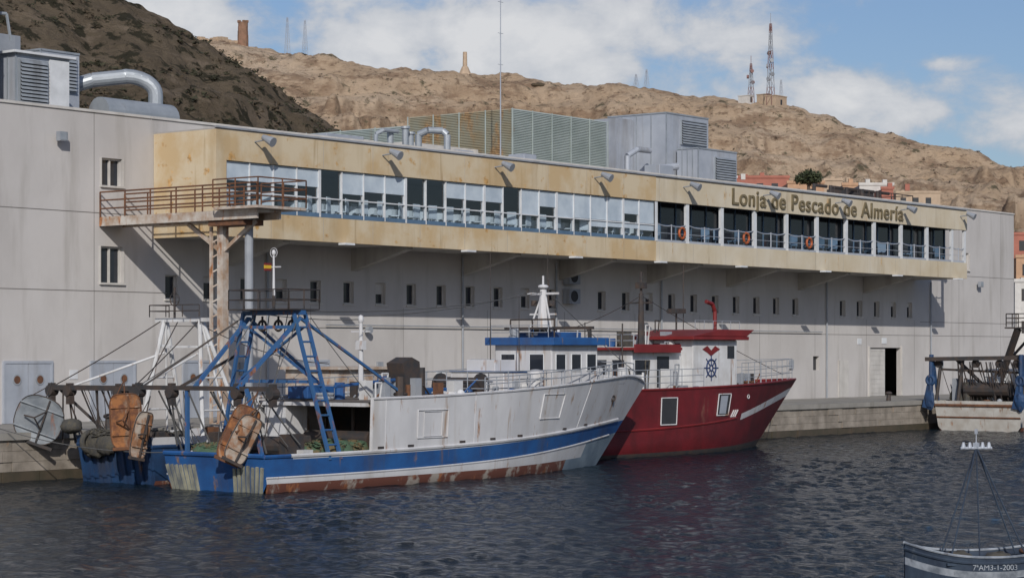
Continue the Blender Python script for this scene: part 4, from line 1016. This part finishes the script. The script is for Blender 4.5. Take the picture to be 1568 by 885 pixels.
def ruin(name,px_,w_,h_,top=True,sink=.8,hd=None):
    t=T(px_); d=ridge_d(t,hill,380,440) if hd is None else hd; x,y,_=polar(t,d); z=hz(t,d)-sink; p=Part()
    n_=14
    for i in range(6):
        a=i/6; ww=w_*(1-.12*a)/2
        rr=[(x+ww*math.cos(k*2*math.pi/n_)*random.uniform(.93,1.05),y+ww*math.sin(k*2*math.pi/n_)*random.uniform(.93,1.05)) for k in range(n_)]
        p.prism([(q[0],q[1],z+h_*a) for q in rr],(0,0,0),(0,0,h_/6+.01))
    if top:
        for k in range(6):
            a=k*1.05; p.box(x+w_*.35*math.cos(a)-.25,x+w_*.35*math.cos(a)+.25,y+w_*.35*math.sin(a)-.25,y+w_*.35*math.sin(a)+.25,z+h_,z+h_+random.uniform(.1,.5))
    return p.done(name,'brick')
ruin('ruined_watch_tower',372,2.2,4.8,sink=.6); ruin('ruined_watch_tower',374,3.4,2.6,sink=1.0,hd=402)
t=T(712); d=ridge_d(t,hill,380,440); x,y,_=polar(t,d); z=hz(t,d)-.5
p=Part(); p.cyl((x,y,z),(x,y,z+1.6),1.3,.6,10); p.cyl((x,y,z+1.6),(x,y,z+4.4),.45,.4,10); p.done('chimney_stack','tan')
p=Part()
for k in range(14):
    t=T(305+k*5); d=ridge_d(t,hill,380,440); x,y,_=polar(t,d); z=hz(t,d); p.box(x-.45,x+.45,y-.3,y+.3,z-1,z+random.uniform(.3,.7))
p.done('fortress_wall','tan')
for px_,py_,w_ in ((825,131,1.7),(752,121,.7)):
    t=T(px_); el_=(540-py_)/3400; hit=None
    for d in np.linspace(230,430,400):
        if hz(t,d)>=4.2+el_*d: hit=d; break
    if hit is None: continue
    x,y,_=polar(t,hit); z=4.2+el_*hit; p=Part(); p.ell((x,y,z),w_,1.2,.5,16,10,.15); p.done('cave_mouth','brownshrub',smooth=True)
def house(px0,px1,ptop,d,m,base=4,dep=9):
    t0,t1=T(px0),T(px1); x0,y0,_=polar(t0,d); x1,y1,_=polar(t1,d); zt_=4.2+(540-ptop)/3400*d
    a=Vector((x0,y0,0)); b=Vector((x1,y1,0)); u=(b-a); w_=u.length; u.normalize()
    e=empty('town_house',((x0+x1)/2,(y0+y1)/2,base)); ang=math.atan2(u.y,u.x); tf=Matrix.Translation((x0,y0,0))@Matrix.Rotation(ang,4,'Z')
    p=Part(); p.tf=tf; p.box(0,w_,0,dep,base,zt_); p.box(-.1,w_+.1,-.1,.15,zt_+.002,zt_+.3); p.done('house_walls',m,e)
    p=Part(); p.tf=tf; k=0
    while .6+k*1.7+.8<w_:
        for z in (zt_-1.7,zt_-4.6): p.box(.6+k*1.7,.6+k*1.7+.75,-.03,-.004,z,z+1.1)
        k+=1
    p.done('house_windows','darkglass',e)
    p=Part(); p.tf=tf
    for k in range(2): p.box(1+k*1.9,1.5+k*1.9,2,2.4,zt_,zt_+random.uniform(.4,.9))
    p.done('roof_chimneys',m,e)
for a in ((1098,1128,273,250,'whitewall'),(1128,1208,273,255,'terracotta'),(1206,1262,281,246,'orangewall'),(1262,1290,277,262,'tan'),(1290,1322,284,250,'orangewall'),(1316,1368,284,245,'whitewall'),(1350,1368,290,240,'terracotta'),(1552,1600,360,240,'terracotta'),(1556,1600,395,215,'orangewall'),(1554,1600,432,200,'whitewall'),(1372,1440,296,300,'tan')): house(*a)
M['leaf']=mk('tree_leaf',(.06,.075,.03),bump=0); M['leafd']=mk('tree_leaf_dark',(.03,.04,.018),bump=0)
def tree(name,x,y,zb,zc,rx,rz,n):
    e=empty(name,(x,y,zb)); p=Part(); p.cyl((x,y,zb),(x,y,zc-rz*.4),.28,.16,8)
    cl=[]
    for k in range(16):
        a=k*2.4; q=(x+rx*.65*math.sqrt((k+1)/16)*math.cos(a),y+rx*.65*math.sqrt((k+1)/16)*math.sin(a),zc+random.uniform(-.4,.4)*rz); p.cyl((x,y,zc-rz*.7),q,.1,.03,5); cl.append(q)
    p.done('trunk','bark',e); p=Part()
    for k in range(n):
        c=random.choice(cl); v=Vector((random.gauss(0,1),random.gauss(0,1),random.gauss(0,.7))).normalized()*rx*.38*random.uniform(.4,1.05)
        q=Vector(c)+v; s=random.uniform(.12,.24)
        A=[q+Vector((random.uniform(-s,s),random.uniform(-s,s),random.uniform(-s,s))) for _ in range(3)]; p.cm=0 if random.random()<.6 else 1; p.add(A,[(0,1,2)])
    p.done('crown',['leafd','leaf'],e,recalc=False)
x,y,_=polar(T(1238),240); tree('tree',x,y,8,4.2+268/3400*240,1.6,.9,3600)

# ------------------------------------------------------------------ sky, sun, camera
SD=Vector((.744,.668,0)).normalized(); EL=math.radians(29)
az=math.atan2(-SD.x,-SD.y)
w=bpy.data.worlds.new('sky'); sc.world=w; w.use_nodes=True; nt=w.node_tree; N=nt.nodes; L=nt.links; N.clear()
out=N.new('ShaderNodeOutputWorld'); bg=N.new('ShaderNodeBackground'); L.new(bg.outputs[0],out.inputs[0]); bg.inputs[1].default_value=.082
sky=N.new('ShaderNodeTexSky'); sky.sky_type='NISHITA'; sky.sun_disc=False; sky.sun_elevation=EL; sky.sun_rotation=az; sky.air_density=1.0; sky.dust_density=1.0; sky.ozone_density=2.5
tc=N.new('ShaderNodeTexCoord'); sep=N.new('ShaderNodeSeparateXYZ'); L.new(tc.outputs['Generated'],sep.inputs[0])
def mth(op,a,b=None):
    m=N.new('ShaderNodeMath'); m.operation=op
    for i,v in enumerate((a,b)):
        if v is None: continue
        if isinstance(v,(int,float)): m.inputs[i].default_value=v
        else: L.new(v,m.inputs[i])
    return m.outputs[0]
azn=mth('ARCTAN2',sep.outputs[1],sep.outputs[0]); el=sep.outputs[2]
def blob(px_,py_,sx,sy):
    a0=HD-math.atan(T(px_)); e0=(540-py_)/3400
    a=mth('DIVIDE',mth('SUBTRACT',azn,a0),sx); b=mth('DIVIDE',mth('SUBTRACT',el,e0),sy)
    return mth('EXPONENT',mth('MULTIPLY',mth('ADD',mth('MULTIPLY',a,a),mth('MULTIPLY',b,b)),-1))
mask=None
for args,k in (((850,70,.075,.032),1.3),((1020,65,.06,.026),1.1),((620,60,.06,.022),1.0),((720,105,.10,.014),1.05),((1300,150,.036,.019),1.2),((1380,185,.034,.013),.9),((290,20,.04,.025),1.15),((1550,205,.034,.018),1.1),((1430,110,.03,.006),.6),((1150,15,.06,.010),.6),((540,15,.05,.012),.7),((950,140,.2,.016),.75)):
    bb_=mth('MULTIPLY',blob(*args),k); mask=bb_ if mask is None else mth('MAXIMUM',mask,bb_)
comb=N.new('ShaderNodeCombineXYZ'); L.new(azn,comb.inputs[0]); L.new(mth('MULTIPLY',el,1.5),comb.inputs[1])
n1=N.new('ShaderNodeTexNoise'); n1.inputs['Scale'].default_value=21; n1.inputs['Detail'].default_value=11; n1.inputs['Roughness'].default_value=.6; n1.inputs['Distortion'].default_value=.2; L.new(comb.outputs[0],n1.inputs['Vector'])
nn=mth('ADD',mth('MULTIPLY',n1.outputs[0],1.5),-.25)
dens=mth('ADD',mth('MULTIPLY',mask,.60),nn)
mr=N.new('ShaderNodeMapRange'); mr.interpolation_type='SMOOTHSTEP'; mr.inputs[1].default_value=.70; mr.inputs[2].default_value=1.08; L.new(dens,mr.inputs[0])
shade=N.new('ShaderNodeMapRange'); shade.inputs[1].default_value=.8; shade.inputs[2].default_value=1.3; L.new(dens,shade.inputs[0])
cc=N.new('ShaderNodeMix'); cc.data_type='RGBA'; L.new(shade.outputs[0],cc.inputs[0]); cc.inputs[6].default_value=(5.2,5.6,6.3,1); cc.inputs[7].default_value=(8.6,8.6,8.7,1)
tint=N.new('ShaderNodeMix'); tint.data_type='RGBA'; tint.blend_type='MULTIPLY'; tint.inputs[0].default_value=1; L.new(sky.outputs[0],tint.inputs[6]); tint.inputs[7].default_value=(.82,.86,1.0,1)
mx=N.new('ShaderNodeMix'); mx.data_type='RGBA'; L.new(mth('MULTIPLY',mr.outputs[0],.93),mx.inputs[0]); L.new(tint.outputs[2],mx.inputs[6]); L.new(cc.outputs[2],mx.inputs[7])
L.new(mx.outputs[2],bg.inputs[0])
sl=bpy.data.lights.new('sun','SUN'); sl.energy=3.15; sl.angle=math.radians(.5); sl.color=(1,.95,.88)
so=bpy.data.objects.new('sun',sl); sc.collection.objects.link(so); so.location=(0,-60,80)
dv=Vector((SD.x*math.cos(EL),SD.y*math.cos(EL),-math.sin(EL))); so.rotation_euler=dv.to_track_quat('-Z','Y').to_euler()
cd=bpy.data.cameras.new('camera'); cam=bpy.data.objects.new('camera',cd); sc.collection.objects.link(cam); sc.camera=cam
cd.sensor_width=36; cd.lens=36*3400/1568; cd.clip_end=6000; cd.clip_start=.5
cd.shift_y=(540-442.5)/1568
cam.location=CAM; cam.rotation_euler=(math.pi/2,0,HD-math.pi/2)
print('BUILD TIME',time.time()-T0,'objs',len(bpy.data.objects))
